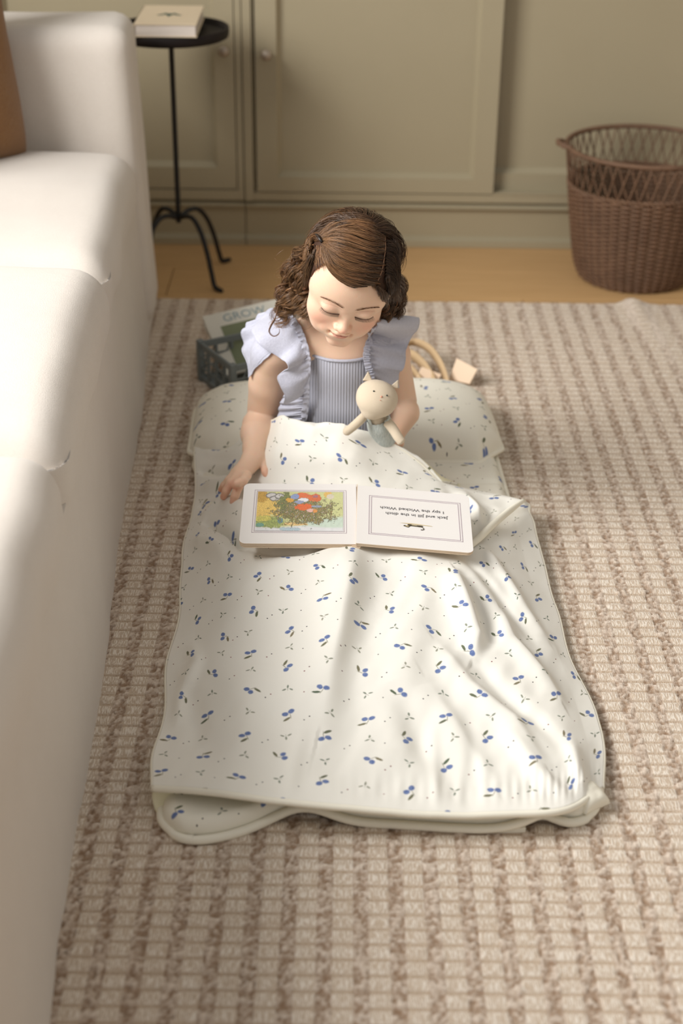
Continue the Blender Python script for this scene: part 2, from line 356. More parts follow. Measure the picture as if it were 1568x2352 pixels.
bk, cv = book_closed('hardback_book', -0.408, 3.565, 0.6072, 0.141, 0.225, 0.029, 0.01, COVER, PAGES, 'thick cream cloth book on the black side table')
TEAL = M('teal_print', (38, 78, 70), 0.7).m
e = B()
for sx in (-1, 1):
    for k in range(4):
        x0 = sx*(0.004+k*0.0065); V = [(x0+sx*0.0045*math.cos(a)-0, 0.0110*math.sin(a)*(1-0.18*k)+0.008*math.sin(k*1.7), 0.0293) for a in [i*math.pi/5 for i in range(10)]]
        e.add(V, [tuple(range(10))])
V = [(0.003*math.cos(a), -0.008+0.020*math.sin(a), 0.0294) for a in [i*math.pi/6 for i in range(12)]]; e.add(V, [tuple(range(12))])
e.build('emblem', TEAL, cv)

# ---------------------------------------------------------------- wicker basket
BX, BY, BRT, BRB, BH = 0.728, 3.625, 0.190, 0.140, 0.330
bas = empty('wicker_basket', (BX, BY, 0)); tag(bas, 'tall brown wicker basket with an open lattice rim by the wardrobe', 'basket')
wk = M('wicker', (142, 98, 70), 0.55, 0.35); wa = wk.noise(35, 4, st=(1, 1, 4)); wb = wk.noise(7, 3)
wk.color(wk.mix(wa*0.6+wb*0.6-0.15, (64, 44, 32), (152, 118, 92))); wk.bump(wk.noise(300, 2, st=(1, 1, 6)), 0.0005); WK = wk.m
WKD = M('wicker_stake', (96, 62, 44), 0.6); WKD.color(WKD.mix(WKD.noise(50, 2), (70, 44, 30), (120, 80, 56))); WKD = WKD.m
def brad(z): t = np.clip(z/BH, 0, 1); return BRB+(BRT-BRB)*t**0.8-0.012*np.exp(-(z/0.018))
nr, ns, NST = 42, 264, 44
allV = []; allF = []
for k in range(nr):
    z0 = 0.006+k*(0.232/nr); th = np.arange(ns)*2*math.pi/ns; w = 0.0038*np.sin(th*NST/2+math.pi*(k % 2)); R = brad(z0)+w
    P = np.stack([R*np.cos(th), R*np.sin(th), z0+0*th], -1); q = np.arange(6)*2*math.pi/6
    rad = np.stack([np.cos(th), np.sin(th), 0*th], -1)
    V = P[:, None]+0.0024*np.cos(q)[None, :, None]*rad[:, None]+np.array([0, 0, 0.0031])*np.sin(q)[None, :, None]
    i, j = np.meshgrid(np.arange(ns), np.arange(6), indexing='ij'); i2 = (i+1) % ns; j2 = (j+1) % 6
    F = np.stack([i*6+j, i2*6+j, i2*6+j2, i*6+j2], -1).reshape(-1, 4); allF.append(F+k*ns*6); allV.append(V.reshape(-1, 3))
o = mesh('woven_wall', np.vstack(allV), np.vstack(allF), WK, bas); o['kind'] = 'stuff'
sb = B()
for k in range(NST):
    a = 2*math.pi*(k+0.5)/NST; zz = np.linspace(0.0, 0.245, 10); sb.tube([(brad(z)*math.cos(a), brad(z)*math.sin(a), z) for z in zz], 0.0028, 6)
o = sb.build('stakes', WKD, bas, smooth=True); o['kind'] = 'stuff'
lb = B()
for k in range(NST):
    for s in (-1, 1):
        a0 = 2*math.pi*(k+0.5)/NST; t = np.linspace(0, 1, 7); tw = rnd.uniform(1.7, 2.3)
        P = [((brad(0.238+0.09*u)+s*0.002)*math.cos(a0+s*u*tw*math.pi/NST), (brad(0.238+0.09*u)+s*0.002)*math.sin(a0+s*u*tw*math.pi/NST), 0.238+0.090*u) for u in t]
        lb.tube(P, 0.0019, 5)
o = lb.build('lattice', WK, bas, smooth=True); o['kind'] = 'stuff'
ring = lambda z, r, w=0.0, m=60, n=240: [((r+w*math.sin(m*t))*math.cos(t), (r+w*math.sin(m*t))*math.sin(t), z+w*math.cos(m*t)) for t in np.arange(n)*2*math.pi/n]
rb = B(); rb.tube(ring(BH, BRT), 0.0058, 8, closed=True); rb.tube(ring(BH, BRT, 0.0045, 90, 720), 0.0022, 5, closed=True); rb.tube(ring(BH, BRT, -0.0045, 90, 720), 0.0022, 5, closed=True)
rb.build('rim', WK, bas, smooth=True)
rb = B(); rb.tube(ring(0.240, float(brad(0.24)), 0.003, 44, 440), 0.003, 6, closed=True); rb.tube(ring(0.240, float(brad(0.24)), -0.003, 44, 440), 0.003, 6, closed=True); rb.build('band', WK, bas, smooth=True)
for s in (1, -1):
    hb = B()
    for q in range(2):
        P = [(-s*(BRT-0.004+0.030*math.sin(math.pi*u)), 0.030*(u-0.5)*2, BH+0.008*math.sin(math.pi*u)+0.004*math.cos(u*16+q*math.pi)) for u in np.linspace(0, 1, 24)]
        hb.tube(P, 0.004, 6)
    hb.build('handle', WK, bas, smooth=True)
B().lathe([(0.0, 0.004), (0.135, 0.004), (0.135, 0.009), (0.0, 0.009)], 40).build('bottom', WKD, bas)

# ---------------------------------------------------------------- printed cotton
def print_mat(name, base=(243, 240, 232), shade=(238, 235, 225), seed=0.0):
    m = M(name, base, 0.85, 0.15, sheen=0.1); nt = m.nt
    u, v, _ = m.xyz('UV'); CX, CY = 0.055, 0.094
    pu = u/CX; i = pu.floor(); pv = v/CY+i.mod2()*0.5; j = pv.floor()
    r1 = m.rnd(i, j, seed=seed+1.0); r2 = m.rnd(i, j, seed=seed+2.0); r3 = m.rnd(i, j, seed=seed+3.0); r4 = m.rnd(i, j, seed=seed+4.0)
    qx = (pu-i-0.5)*CX; qy = (pv-j-0.5)*CY
    wob = m.noise(260, 2, 'UV')*0.0016-0.0008
    def ell(x, y, cx, cy, a, b, rot=0.0, soft=0.22):
        c, s = math.cos(rot), math.sin(rot); X = (x-cx)*c+(y-cy)*s; Y = (y-cy)*c-(x-cx)*s
        d = ((X/a)*(X/a)+(Y/b)*(Y/b)).sqrt(); return 1.0-d.sm(1.0-soft, 1.0+soft)
    # berries on a stem with one leaf
    x0 = qx-(r3-0.5)*0.010+wob; y0 = qy-0.022-(r4-0.5)*0.010+wob; a = r1*6.2832; c, s = a.cos(), a.sin()
    x = x0*c+y0*s; y = y0*c-x0*s
    berry = ell(x, y, -0.0050, 0, 0.0047, 0.0039, 0.3).max(ell(x, y, 0.0046, 0.0006, 0.0046, 0.0038, -0.4))
    notch = ell(x, y, 0.0, 0.0045, 0.0018, 0.0022)
    leaf = ell(x, y, 0.0068, 0.0108, 0.0062, 0.0021, 0.25); stem = ell(x, y, -0.0004, 0.0072, 0.0005, 0.0052, -0.25, 0.5)
    # three small leaves
    x1 = qx+(r4-0.5)*0.012+wob; y1 = qy+0.025; b = r2*6.2832; c, s = b.cos(), b.sin(); x = x1*c+y1*s; y = y1*c-x1*s
    trio = ell(x, y, 0, 0.0050, 0.0014, 0.0034).max(ell(x, y, -0.0050, -0.0012, 0.0032, 0.0014, 0.5)).max(ell(x, y, 0.0050, -0.0012, 0.0032, 0.0013, -0.6))
    twig = ell(x, y, 0, -0.0005, 0.0005, 0.003, 0, 0.5)
    dot = ell(qx, qy, 0.0242, 0.006, 0.0011, 0.0011).max(ell(qx, qy, -0.0235, -0.034, 0.0011, 0.0011)).max(ell(qx, qy, 0.0235, -0.036, 0.0010, 0.0010)*(r3-0.5).sm(-0.01, 0.01))
    wash = m.noise(380, 2, 'UV')
    cloth = m.mix(m.noise(6, 2), shade, base)
    c1 = m.mix(twig*0.5, cloth, (112, 118, 96)); c1 = m.mix(trio*0.86, c1, m.mix(r1, (96, 112, 96), (142, 140, 120)))
    c1 = m.mix(dot, c1, m.mix(r2.sm(0.75, 0.8), (70, 62, 66), (132, 62, 66)))
    c1 = m.mix(stem*0.8, c1, (110, 104, 76)); c1 = m.mix(leaf*0.92, c1, m.mix(r3, (58, 84, 56), (122, 108, 74)))
    blue = m.mix((wash-0.3)*1.6, (88, 108, 158), (140, 156, 198)); c1 = m.mix(berry, c1, blue)
    m.color(c1); w = m.noise(1300, 1, 'UV'); m.bump(w, 0.0002); m.bump(m.noise(14, 3, 'UV'), 0.004, 0.35); return m.m
PRINT = print_mat('berry_print'); PRINT2 = print_mat('berry_print_pad', (243, 239, 226), (237, 232, 216), 11.0)
PIPE = M('cream_piping', (243, 238, 222), 0.8, 0.2).m
LINING = M('cream_lining', (234, 228, 198), 0.85, 0.15).m

# ---------------------------------------------------------------- nap mat (pad and pillow)
ma = math.atan2(0.047, 1.0)
nap = empty('nap_mat', (0.058, 1.475, 0.006), ma); tag(nap, 'cream blueberry-print nap mat with a pillow end lying on the rug', 'mat')
MW, ML = 0.285, 1.335
def padz(x, y):
    e = np.minimum(MW-np.abs(x), np.minimum(y, ML-y)); q = np.clip(e/0.022, 0, 1); z = 0.026*np.sqrt(np.clip(1-(1-q)**2, 0, 1))
    foot = np.exp(-(y/0.06)**1.5); z = z+foot*(0.012*np.exp(-((x+0.09)/0.045)**2)+0.010*np.exp(-((x-0.195)/0.035)**2)+0.004)
    for s in (0.22, 0.46, 0.70, 0.94): z = z-0.006*np.exp(-((y-s)/0.006)**2)*q
    for s in (-0.14, 0.0, 0.14): z = z-0.005*np.exp(-((x-s)/0.006)**2)*q
    return z+0.002
def footy(x): return 0.028-0.008*np.cos((x+0.24)*16)+0.022*np.exp(-((x+0.115)/0.05)**2)-0.010*np.exp(-((x+0.235)/0.05)**2)+0.012*np.exp(-((x-0.21)/0.02)**2)
u = np.linspace(-1, 1, 150); v = np.linspace(0, 1, 300); U, V_ = np.meshgrid(u, v, indexing='ij')
rc = 0.045; dy = np.minimum(V_*ML, (1-V_)*ML); half = MW-rc+np.sqrt(np.clip(rc**2-(rc-np.minimum(dy, rc))**2, 0, None)); Xp = U*half*(1-0.085*(U < 0)*np.clip(np.sin(np.pi*np.clip((V_*ML-0.10)/0.95, 0, 1)), 0, 1)**0.6); Yp = V_*ML
Zp = padz(U*MW, Yp); Yp2 = Yp+footy(Xp)*np.exp(-Yp/0.10)
gridmesh('pad', np.stack([Xp, Yp2, Zp], -1), PRINT2, nap, uv=np.stack([Xp*1.03+0.02, Yp], -1), flip=False).modifiers.new('s', 'SOLIDIFY').thickness = 0.003
per = []
for t in np.linspace(0, 1, 60): per.append((-MW*0+(-MW+rc)+t*(2*MW-2*rc), 0))
for c0, c1, a0 in ((MW-rc, rc, -90), (MW-rc, ML-rc, 0), (-MW+rc, ML-rc, 90), (-MW+rc, rc, 180)):
    for t in np.linspace(0, 90, 9): a = math.radians(a0+t); per.append((c0+rc*math.cos(a), c1+rc*math.sin(a)))
    if a0 == -90: per += [(MW, rc+t*(ML-2*rc)) for t in np.linspace(0.01, 0.99, 60)]
    if a0 == 0: per += [((MW-rc)-t*(2*MW-2*rc), ML) for t in np.linspace(0.02, 0.98, 30)]
    if a0 == 90: per += [(-MW, (ML-rc)-t*(ML-2*rc)) for t in np.linspace(0.01, 0.99, 60)]
per = np.array(per); pz = 0.008+np.exp(-(np.abs(per[:, 1])/0.05))*(0.014*np.exp(-((per[:, 0]+0.09)/0.045)**2)+0.011*np.exp(-((per[:, 0]-0.195)/0.035)**2))
per0 = per.copy(); per[:, 0] *= 1-0.085*(per[:, 0] < 0)*np.clip(np.sin(np.pi*np.clip((per[:, 1]-0.10)/0.95, 0, 1)), 0, 1)**0.6
pp = np.stack([per[:, 0], per[:, 1]+footy(per[:, 0])*np.exp(-np.clip(per[:, 1], 0, 9)/0.10)-0.004*(per[:, 1] < 0.01), pz], -1)
B().tube(pp, 0.0062, 8, closed=True).build('piping', PIPE, nap, smooth=True)
B().box(0.145, 0.185, 0.014, 0.046, 0.002, 0.010).build('loop_tab', PIPE, nap, bevel=0.001)
# pillow end: swollen, corners pinched
n1, n2 = 130, 80; u = np.linspace(-1, 1, n1); v = np.linspace(-1, 1, n2); U, V_ = np.meshgrid(u, v, indexing='ij')
pf = np.clip(1-np.abs(U)**5, 0, 1)**0.5*np.clip(1-np.abs(V_)**3.2, 0, 1)**0.55
pw_, ph_ = 0.300, 0.150
Xq = U*pw_*(1-0.02*(1-V_**2))*(1-0.045*np.clip(V_, 0, 1)**2*1.0); Yq = 1.165+V_*ph_*(1-0.05*(1-U**2)); cor = np.clip(np.abs(U)-0.82, 0, 1)*np.clip(np.abs(V_)-0.6, 0, 1)
Xq -= np.sign(U)*cor*0.45; Yq -= np.sign(V_)*cor*0.40
dent = 0.035*np.exp(-((U+0.02)/0.40)**2-((V_+0.9)/0.9)**2)
Zq = 0.028+0.078*pf-dent*pf+0.005*(vnoise(Xq, Yq, 14, 2)-0.5)*pf
pil = gridmesh('pillow', np.stack([Xq, Yq, Zq], -1), PRINT2, nap, uv=np.stack([Xq*1.02+0.31, Yq*1.15+0.2], -1))
ed = np.concatenate([np.stack([Xq, Yq, Zq], -1)[:, 0], np.stack([Xq, Yq, Zq], -1)[-1, 1:], np.stack([Xq, Yq, Zq], -1)[::-1, -1][1:], np.stack([Xq, Yq, Zq], -1)[0, ::-1][1:-1]])
ed = ed+np.array([0, 0, -0.002]); B().tube(ed, 0.0058, 8, closed=True).build('piping', PIPE, pil, smooth=True)

# ---------------------------------------------------------------- blanket over the legs: a net of points, then folds
net = [
 [(350,1803,.050),(480,1812,.063),(650,1834,.062),(820,1850,.056),(1000,1864,.050),(1180,1862,.050),(1300,1852,.046),(1384,1806,.026)],
 [(360,1700,.036),(490,1700,.052),(650,1700,.058),(820,1700,.058),(1000,1700,.056),(1170,1700,.054),(1290,1700,.048),(1374,1695,.022)],
 [(384,1560,.016),(505,1560,.054),(655,1560,.068),(820,1560,.078),(980,1560,.072),(1130,1560,.066),(1240,1560,.052),(1338,1565,.022)],
 [(417,1430,.014),(525,1430,.060),(660,1430,.082),(810,1430,.098),(950,1430,.086),(1090,1430,.082),(1190,1430,.058),(1292,1440,.022)],
 [(416,1320,.014),(530,1320,.068),(660,1325,.094),(800,1330,.112),(930,1330,.096),(1060,1330,.098),(1160,1330,.068),(1250,1335,.026)],
 [(418,1240,.014),(530,1250,.074),(650,1262,.098),(800,1268,.110),(930,1275,.104),(1050,1278,.094),(1140,1262,.074),(1222,1235,.030)],
 [(436,1180,.016),(540,1180,.066),(650,1185,.094),(800,1190,.104),(920,1190,.104),(1040,1195,.094),(1120,1190,.072),(1212,1180,.044)],
 [(448,1115,.020),(545,1110,.064),(650,1108,.104),(790,1110,.120),(900,1118,.112),(1020,1126,.088),(1110,1140,.066),(1200,1150,.060)],
 [(448,1050,.042),(535,1050,.066),(640,1040,.138),(780,1045,.156),(870,1055,.140),(950,1078,.118),(1008,1104,.094),(1060,1120,.062)],
 [(450,990,.056),(535,972,.066),(640,968,.166),(735,976,.184),(808,986,.184),(878,1006,.166),(948,1052,.134),(1012,1108,.092)]]
Nw = np.array([[at(*p) for p in r] for r in net])                       # rows foot -> lap, 8 across
def netsurf(Nw, nu, nv):
    R = np.stack([cr(r, nu) for r in Nw]); return np.stack([cr(R[:, k], nv) for k in range(nu)])   # [nu, nv, 3]
NU, NV = 300, 460
G = netsurf(Nw, NU, NV)
uv_u = np.linspace(0, 1, NU)
# cloth lengths for the print
du = np.linalg.norm(np.diff(G, axis=0), axis=2); ul = np.vstack([np.zeros((1, NV)), np.cumsum(du, 0)]); ul -= ul[NU//2][None]
dv = np.linalg.norm(np.diff(G[:, :, :], axis=1), axis=2); vl = np.hstack([np.zeros((NU, 1)), np.cumsum(dv, 1)])
UVb = np.stack([ul+0.013, vl.mean(0)[None]*0.5+vl*0.5+0.03], -1)
edge_u = np.minimum(uv_u, 1-uv_u)[:, None]; em = np.clip(edge_u/0.05, 0, 1)
def ridge(pts, w, h, z=0.08, skew=0.0):
    """a soft fold along a polyline given in photo pixels; h<0 makes a crease"""
    P = np.array([at(a, b, z)[:2] for a, b in pts]); d = np.full(G.shape[:2], 9.0); sd = np.zeros(G.shape[:2]); tt = np.zeros(G.shape[:2])
    L = np.linalg.norm(np.diff(P, axis=0), axis=1); cum = np.concatenate([[0], np.cumsum(L)])
    for k in range(len(P)-1):
        a, b = P[k], P[k+1]; ab = b-a; t = np.clip(((G[..., :2]-a)@ab)/(ab@ab), 0, 1); q = a+t[..., None]*ab; dd = np.linalg.norm(G[..., :2]-q, axis=2)
        cs = (G[..., 0]-a[0])*ab[1]-(G[..., 1]-a[1])*ab[0]; m_ = dd < d; d = np.where(m_, dd, d); sd = np.where(m_, np.sign(cs), sd); tt = np.where(m_, (cum[k]+t*L[k])/cum[-1], tt)
    ww = w*(1+skew*sd); tap = np.clip(np.sin(np.pi*np.clip(tt, 0.02, 0.98)), 0, 1)**0.5
    return h*np.exp(-(d/ww)**2)*tap
FOLDS = [([(815,1285),(800,1380),(770,1500),(735,1640)],.040,.022,.5),([(880,1300),(860,1400),(830,1520),(800,1660),(770,1740)],.022,-.006,0),
 ([(960,1290),(960,1400),(930,1540),(905,1700)],.030,.012,0),([(1045,1340),(1075,1400),(1100,1460),(1085,1500)],.017,.020,.4),([(1075,1340),(1115,1410),(1125,1470)],.016,-.012,0),
 ([(1150,1390),(1180,1450),(1260,1520),(1290,1560)],.016,.013,.4),([(1000,1480),(1080,1560),(1180,1620),(1250,1720)],.018,.011,.3),([(1060,1480),(1150,1560),(1230,1610),(1300,1680)],.015,-.008,0),
 ([(1110,1260),(1180,1330),(1260,1420)],.012,.010,.2),([(1060,1290),(1150,1360),(1230,1440)],.011,-.008,0),([(980,1560),(1060,1660),(1130,1760)],.022,.010,.3),([(900,1560),(960,1660),(1040,1780)],.020,-.008,0),
 ([(1160,1640),(1240,1740),(1330,1800)],.014,.008,0),([(1320,1660),(1340,1740),(1360,1800)],.012,.012,0),
 ([(446,1026),(520,1052),(590,1078)],.0075,-.016,0),([(455,1000),(540,1030),(600,1045)],.013,.007,0),([(446,1056),(500,1080),(565,1092)],.013,.016,0),([(447,1094),(500,1114),(545,1104)],.007,-.014,0),([(455,1130),(510,1128),(565,1160)],.013,.013,0),([(690,1000),(660,1050),(640,1100)],.014,.009,.3),([(720,1010),(760,1050),(770,1100)],.010,-.010,0),([(830,1020),(840,1060),(800,1100)],.014,.012,.3),([(870,1040),(930,1080),(985,1100)],.009,-.009,0),
 ([(470,1150),(500,1178),(535,1215),(560,1262)],.0070,-.020,.0),([(490,1130),(540,1160),(560,1200)],.014,.008,0),([(440,1180),(480,1215),(520,1265)],.012,.010,0),
 ([(560,1262),(620,1285),(700,1300),(780,1290)],.010,-.006,0),([(405,1500),(440,1560),(460,1680)],.016,-.008,0),([(440,1450),(420,1500),(395,1600)],.014,.009,0),
 ([(430,1400),(450,1470),(430,1520)],.010,.006,0),([(600,1500),(560,1640),(520,1760)],.030,.007,0),([(690,1650),(670,1740),(660,1820)],.012,.005,0),([(990,1640),(1000,1720),(1010,1840)],.010,.006,0),([(1085,1650),(1090,1740),(1080,1830)],.011,-.006,0),
 ([(700,1090),(740,1060),(790,1060),(830,1080)],.012,-.008,0),([(640,1075),(720,1105),(800,1105)],.010,.006,0),([(860,1075),(930,1110),(1000,1120)],.012,.007,0),([(780,1030),(800,1075),(790,1110)],.010,.006,0),
 ([(1030,1130),(1060,1160),(1090,1200)],.012,-.012,0),([(1070,1130),(1100,1170),(1110,1230)],.010,.012,0),([(1130,1150),(1110,1190),(1095,1235)],.010,-.010,0)]
dz = sum(ridge(p, w, h*(1.35 if p[0][0] < 700 and p[0][1] < 1290 else 1.0), skew=s) for p, w, h, s in FOLDS)
dz = dz+0.004*(vnoise(G[..., 0]+0.4*G[..., 1], G[..., 1], 16, 1)-0.5)+0.0022*(vnoise(G[..., 0]*1.6-0.5*G[..., 1], G[..., 1]*0.7, 34, 2)-0.5)
vv = np.linspace(0, 1, NV)[None]; em = em*np.clip(vv/0.03+0.25, 0, 1)
pk = 0.0006*np.sin(uv_u*2*math.pi*46)[:, None]*np.exp(-((vv-0.03)/0.022)**2)*np.clip((uv_u-0.35)*5, 0, 1)[:, None]
G[..., 2] += (dz*0.95+pk)*em; G[..., 2] = np.maximum(G[..., 2], 0.012)
G[:, :, 0] += 0.018*(vnoise(vv, (uv_u > .5)[:, None]*9.0+0*vv, 9, 5)-0.5)*np.clip(vv*8, 0, 1)*(1-np.clip(edge_u/0.05, 0, 1))
BLK = G.copy()
bl = gridmesh('blanket', G, PRINT, None, uv=UVb, flip=False)
md = bl.modifiers.new('s', 'SOLIDIFY'); md.thickness = 0.005; md.offset = -1; bl.data.materials.append(LINING); md.material_offset = 1; md.material_offset_rim = 0
tag(bl, 'cream blueberry-print quilted blanket spread over the sitting girl and her legs', 'blanket')
hem = G[:, 0]+np.array([0, -0.002, -0.004]); B().tube(hem[::3], 0.0048, 8).build('hem', PIPE, bl, smooth=True)
top = G[:, -1]+np.array([0, 0.001, -0.003]); B().tube(top[::3], 0.0026, 8).build('top_edge', PIPE, bl, smooth=True)
for k in (0, -1): B().tube((G[k]+np.array([0, 0, -0.003]))[::3], 0.0030, 8).build('side_edge', PIPE, bl, smooth=True)
# the opening edge folded back at the right of the book
fe = cr([at(1203,1150,.062), at(1168,1176,.074), at(1130,1208,.084), at(1092,1244,.090), at(1050,1270,.092), at(985,1280,.092), at(900,1272,.098), at(830,1262,.10)], 60)
wv = np.interp(np.linspace(0, 1, 60), [0, .15, .5, .8, 1], [.010, .016, .018, .016, .008])
rows = []
for s in np.linspace(-1, 1, 14):
    off = np.array([0.35, -0.9, 0.0])*1.0; a = (s+1)/2*math.pi
    rows.append(fe+np.array([0.55, -0.55, 0])*(-np.cos(a)*0.5*wv)[:, None]*1.0+np.array([0, 0, 1.0])*(np.sin(a)*0.45*wv)[:, None])
gridmesh('folded_edge', np.stack(rows), PIPE, bl, flip=True).modifiers.new('s', 'SOLIDIFY').thickness = 0.002
# inner lower layer and gathered corner at the foot
cn = pillow_mesh(0.050, 0.040, 0.026, 24)
o = mesh('gathered_corner', cn[0], cn[1], PIPE, bl); p = at(1350, 1832, .026); o.location = p; o.rotation_euler = (0.3, 0.15, 0.7)
cv_ = cr([at(352,1806,.046), at(349,1830,.030), at(356,1858,.018), at(372,1880,.012)], 20)
rows = [cv_+np.array([s*0.030, 0.003*s, -0.004*s]) for s in np.linspace(0, 1, 6)]
gridmesh('side_gusset', np.stack(rows), LINING, bl, flip=True).modifiers.new('s', 'SOLIDIFY').thickness = 0.004

# ---------------------------------------------------------------- board book lying open on the lap
PAPER = M('coated_page', (236, 232, 228), 0.38, 0.4).m
BOARD = M('page_board', (212, 190, 164), 0.8); BOARD.color(BOARD.mix(BOARD.noise(900, 1, st=(0.01, 0.01, 1)), (196, 170, 142), (226, 208, 184))); BOARD = BOARD.m
INK = M('print_ink', (92, 90, 92), 0.6).m; LILAC = M('frame_ink', (176, 160, 168), 0.6).m
ob = empty('open_board_book', tuple(at(820, 1180, .135))); tag(ob, 'white board book lying open upside down on the blanket before the girl', 'book')
ob_c = np.array(ob.location)
def page_frame(tl, tr, br, bl_):
    """plane of a page from four photo corners with heights; returns origin, x axis, y axis, normal, width, height"""
    P = [at(*q) for q in (tl, tr, br, bl_)]; X = (P[1]-P[0]+P[2]-P[3])/2; Y = (P[0]-P[3]+P[1]-P[2])/2; w, h = np.linalg.norm(X), np.linalg.norm(Y); X = X/w; Y = Y-X*np.dot(X, Y); Y /= np.linalg.norm(Y)
    return sum(P)/4, X, Y, np.cross(X, Y), w, h
def rrect(w, h, r, cs, n=7):
    """outline of a rectangle centred on 0, rounding only the corners in cs"""
    out = []
    for (sx, sy, a0, nm) in ((1, 1, 0, 'tr'), (-1, 1, 90, 'tl'), (-1, -1, 180, 'bl'), (1, -1, 270, 'br')):
        if nm in cs: out += [(sx*(w/2-r)+r*math.cos(math.radians(a0+90*t/(n-1))), sy*(h/2-r)+r*math.sin(math.radians(a0+90*t/(n-1)))) for t in range(n)]
        else: out.append((sx*w/2, sy*h/2))
    return out
def slab(out, z0, z1):
    n = len(out); V = [(x, y, z0) for x, y in out]+[(x, y, z1) for x, y in out]
    return V, [tuple(range(n))[::-1], tuple(range(n, 2*n))]+[(i, (i+1) % n, n+(i+1) % n, n+i) for i in range(n)]
halves = {}
for side, q, cs in (('l', ((558,1110,.141),(820,1112,.141),(818,1250,.1245),(551,1248,.1245)), ('tl', 'bl')), ('r', ((820,1112,.141),(1077,1139,.127),(1087,1268,.114),(818,1250,.129)), ('tr', 'br'))):
    c, X, Y, Z, w, h = page_frame(*q); Mx = Matrix(((X[0], Y[0], Z[0], c[0]-ob_c[0]), (X[1], Y[1], Z[1], c[1]-ob_c[1]), (X[2], Y[2], Z[2], c[2]-ob_c[2]), (0, 0, 0, 1)))
    halves[side] = (Mx, w, h)
    lv = 3 if side == 'l' else 2
    for k in range(lv):
        dx = -0.0015*k*(1 if side == 'l' else -1)*0; b = B(); b.add(*slab(rrect(w*(1-0.004*k), h, 0.011, cs), -0.0030*(k+1)+0.0004, -0.0030*k))
        o = b.build('page' if k == 0 else 'board_leaf', PAPER if k == 0 else BOARD, ob, bevel=0.0005, seg=2); o.matrix_local = Mx
        if k == 0: halves[side] += (o,); o.data.materials.append(BOARD); [setattr(p, 'material_index', 1) for p in o.data.polygons if abs(p.normal.z) < 0.5]
def fr(pg, w, h, inset, t, z=0.0004):
    (l, r_, t_, b_) = inset; x0, x1, y0, y1 = -w/2+l*w, w/2-r_*w, -h/2+b_*h, h/2-t_*h; b = B()
    for o_ in (0, 0.0035):
        a0, a1, b0, b1 = x0+o_, x1-o_, y0+o_, y1-o_
        b.box(a0, a1, b0, b0+t, 0, z).box(a0, a1, b1-t, b1, 0, z).box(a0, a0+t, b0, b1, 0, z).box(a1-t, a1, b0, b1, 0, z)
    b.build('printed_border', LILAC, pg); return x0+0.0055, x1-0.0055, y0+0.0055, y1-0.0055
_, w, h, pgl = halves['l']; pic = fr(pgl, w, h, (0.10, 0.09, 0.115, 0.17), 0.0007)
# a loose meadow-and-hedge illustration in the page's colours
nx, ny2 = 420, 200; U, Vq = np.meshgrid(np.linspace(0, 1, nx), np.linspace(0, 1, ny2), indexing='ij')
C = np.zeros((nx, ny2, 3)); A = U*2.2; 
def lay(mask, c, var=0.12, s=60, sd=1):
    global C
    c = np.array(lin(c)); k = (1+var*(vnoise(A, Vq, s, sd)-0.5)*2)[..., None]; m_ = np.clip(mask, 0, 1)[..., None]; C = C*(1-m_)+c*k*m_
def blob(cx, cy, rx, ry, soft=0.15, wob=0.35, sd=2, s=9):
    d = np.sqrt(((U-cx)/rx)**2+((Vq-cy)/ry)**2)+wob*(vnoise(A, Vq, s, sd)-0.5)*1.4+wob*1.1*(vnoise(A, Vq, s*3.2, sd+3)-0.5); return (1-d)/soft
lay(np.ones_like(U), (206, 208, 146), 0.14, 90, 1)
lay((Vq-0.30-0.10*(U-0.6)+0.5*(0.45-U)*(U < 0.45)), (206, 208, 146), 0.1)
lay((0.40-Vq-0.25*(1-U))*14*(U > 0.45), (202, 218, 200), 0.06, 20, 3); lay((0.13-Vq-0.02*np.sin(U*9))*18, (226, 226, 226), 0.05, 16, 4)
lay(blob(0.40, 0.04, 0.12, 0.05), (180, 200, 208), 0.1); lay(blob(0.44, 0.17, 0.16, 0.05, .2), (230, 196, 130)); 
lay(blob(0.08, 0.62, 0.26, 0.34), (232, 196, 102), 0.22, 70, 5); lay(blob(0.04, 0.88, 0.10, 0.16), (196, 154, 62), 0.3, 80, 6)
lay(blob(0.14, 0.22, 0.20, 0.16, .2), (156, 168, 92), 0.35, 45, 7); lay(blob(0.08, 0.30, 0.12, 0.07), (206, 196, 96), 0.3, 50, 7); lay(blob(0.28, 0.25, 0.035, 0.07), (98, 140, 148), .2); lay(blob(0.05, 0.14, 0.05, 0.05), (110, 158, 138), .2)
for cx, cy, rx, ry in ((.16, .90, .06, .07), (.20, .82, .06, .06), (.26, .88, .05, .06)): lay(blob(cx, cy, rx+.008, ry+.015, .1, .2), (120, 116, 112)); lay(blob(cx, cy, rx, ry, .15, .2), (206, 202, 198), .1)
hed = blob(0.56, 0.50, 0.34, 0.32, .18, .5, 8, 14); lay(hed, (128, 130, 66), 0.75, 110, 9); lay(blob(0.38, 0.70, 0.16, 0.26, .2, .5, 10), (120, 128, 70), 0.8, 110, 10)
lay(np.clip(hed, 0, 1)*np.clip((vnoise(A, Vq, 95, 12)-0.64)*12, 0, 1), (206, 160, 88)); lay(np.clip(hed+0.8, 0, 1)*np.clip((vnoise(A, Vq, 120, 13)-0.72)*14, 0, 1), (44, 52, 34)); lay(np.clip(hed, 0, 1)*np.clip((vnoise(A, Vq, 70, 14)-0.72)*12, 0, 1), (222, 208, 190))
lay(blob(0.53, 0.90, 0.11, 0.09, .1, .5, 15), (222, 112, 60), .12); lay(blob(0.66, 0.84, 0.07, 0.10, .1, .4, 16), (214, 108, 56), .15); lay(blob(0.55, 0.60, 0.10, 0.09, .1, .4, 17), (224, 104, 40), .15)
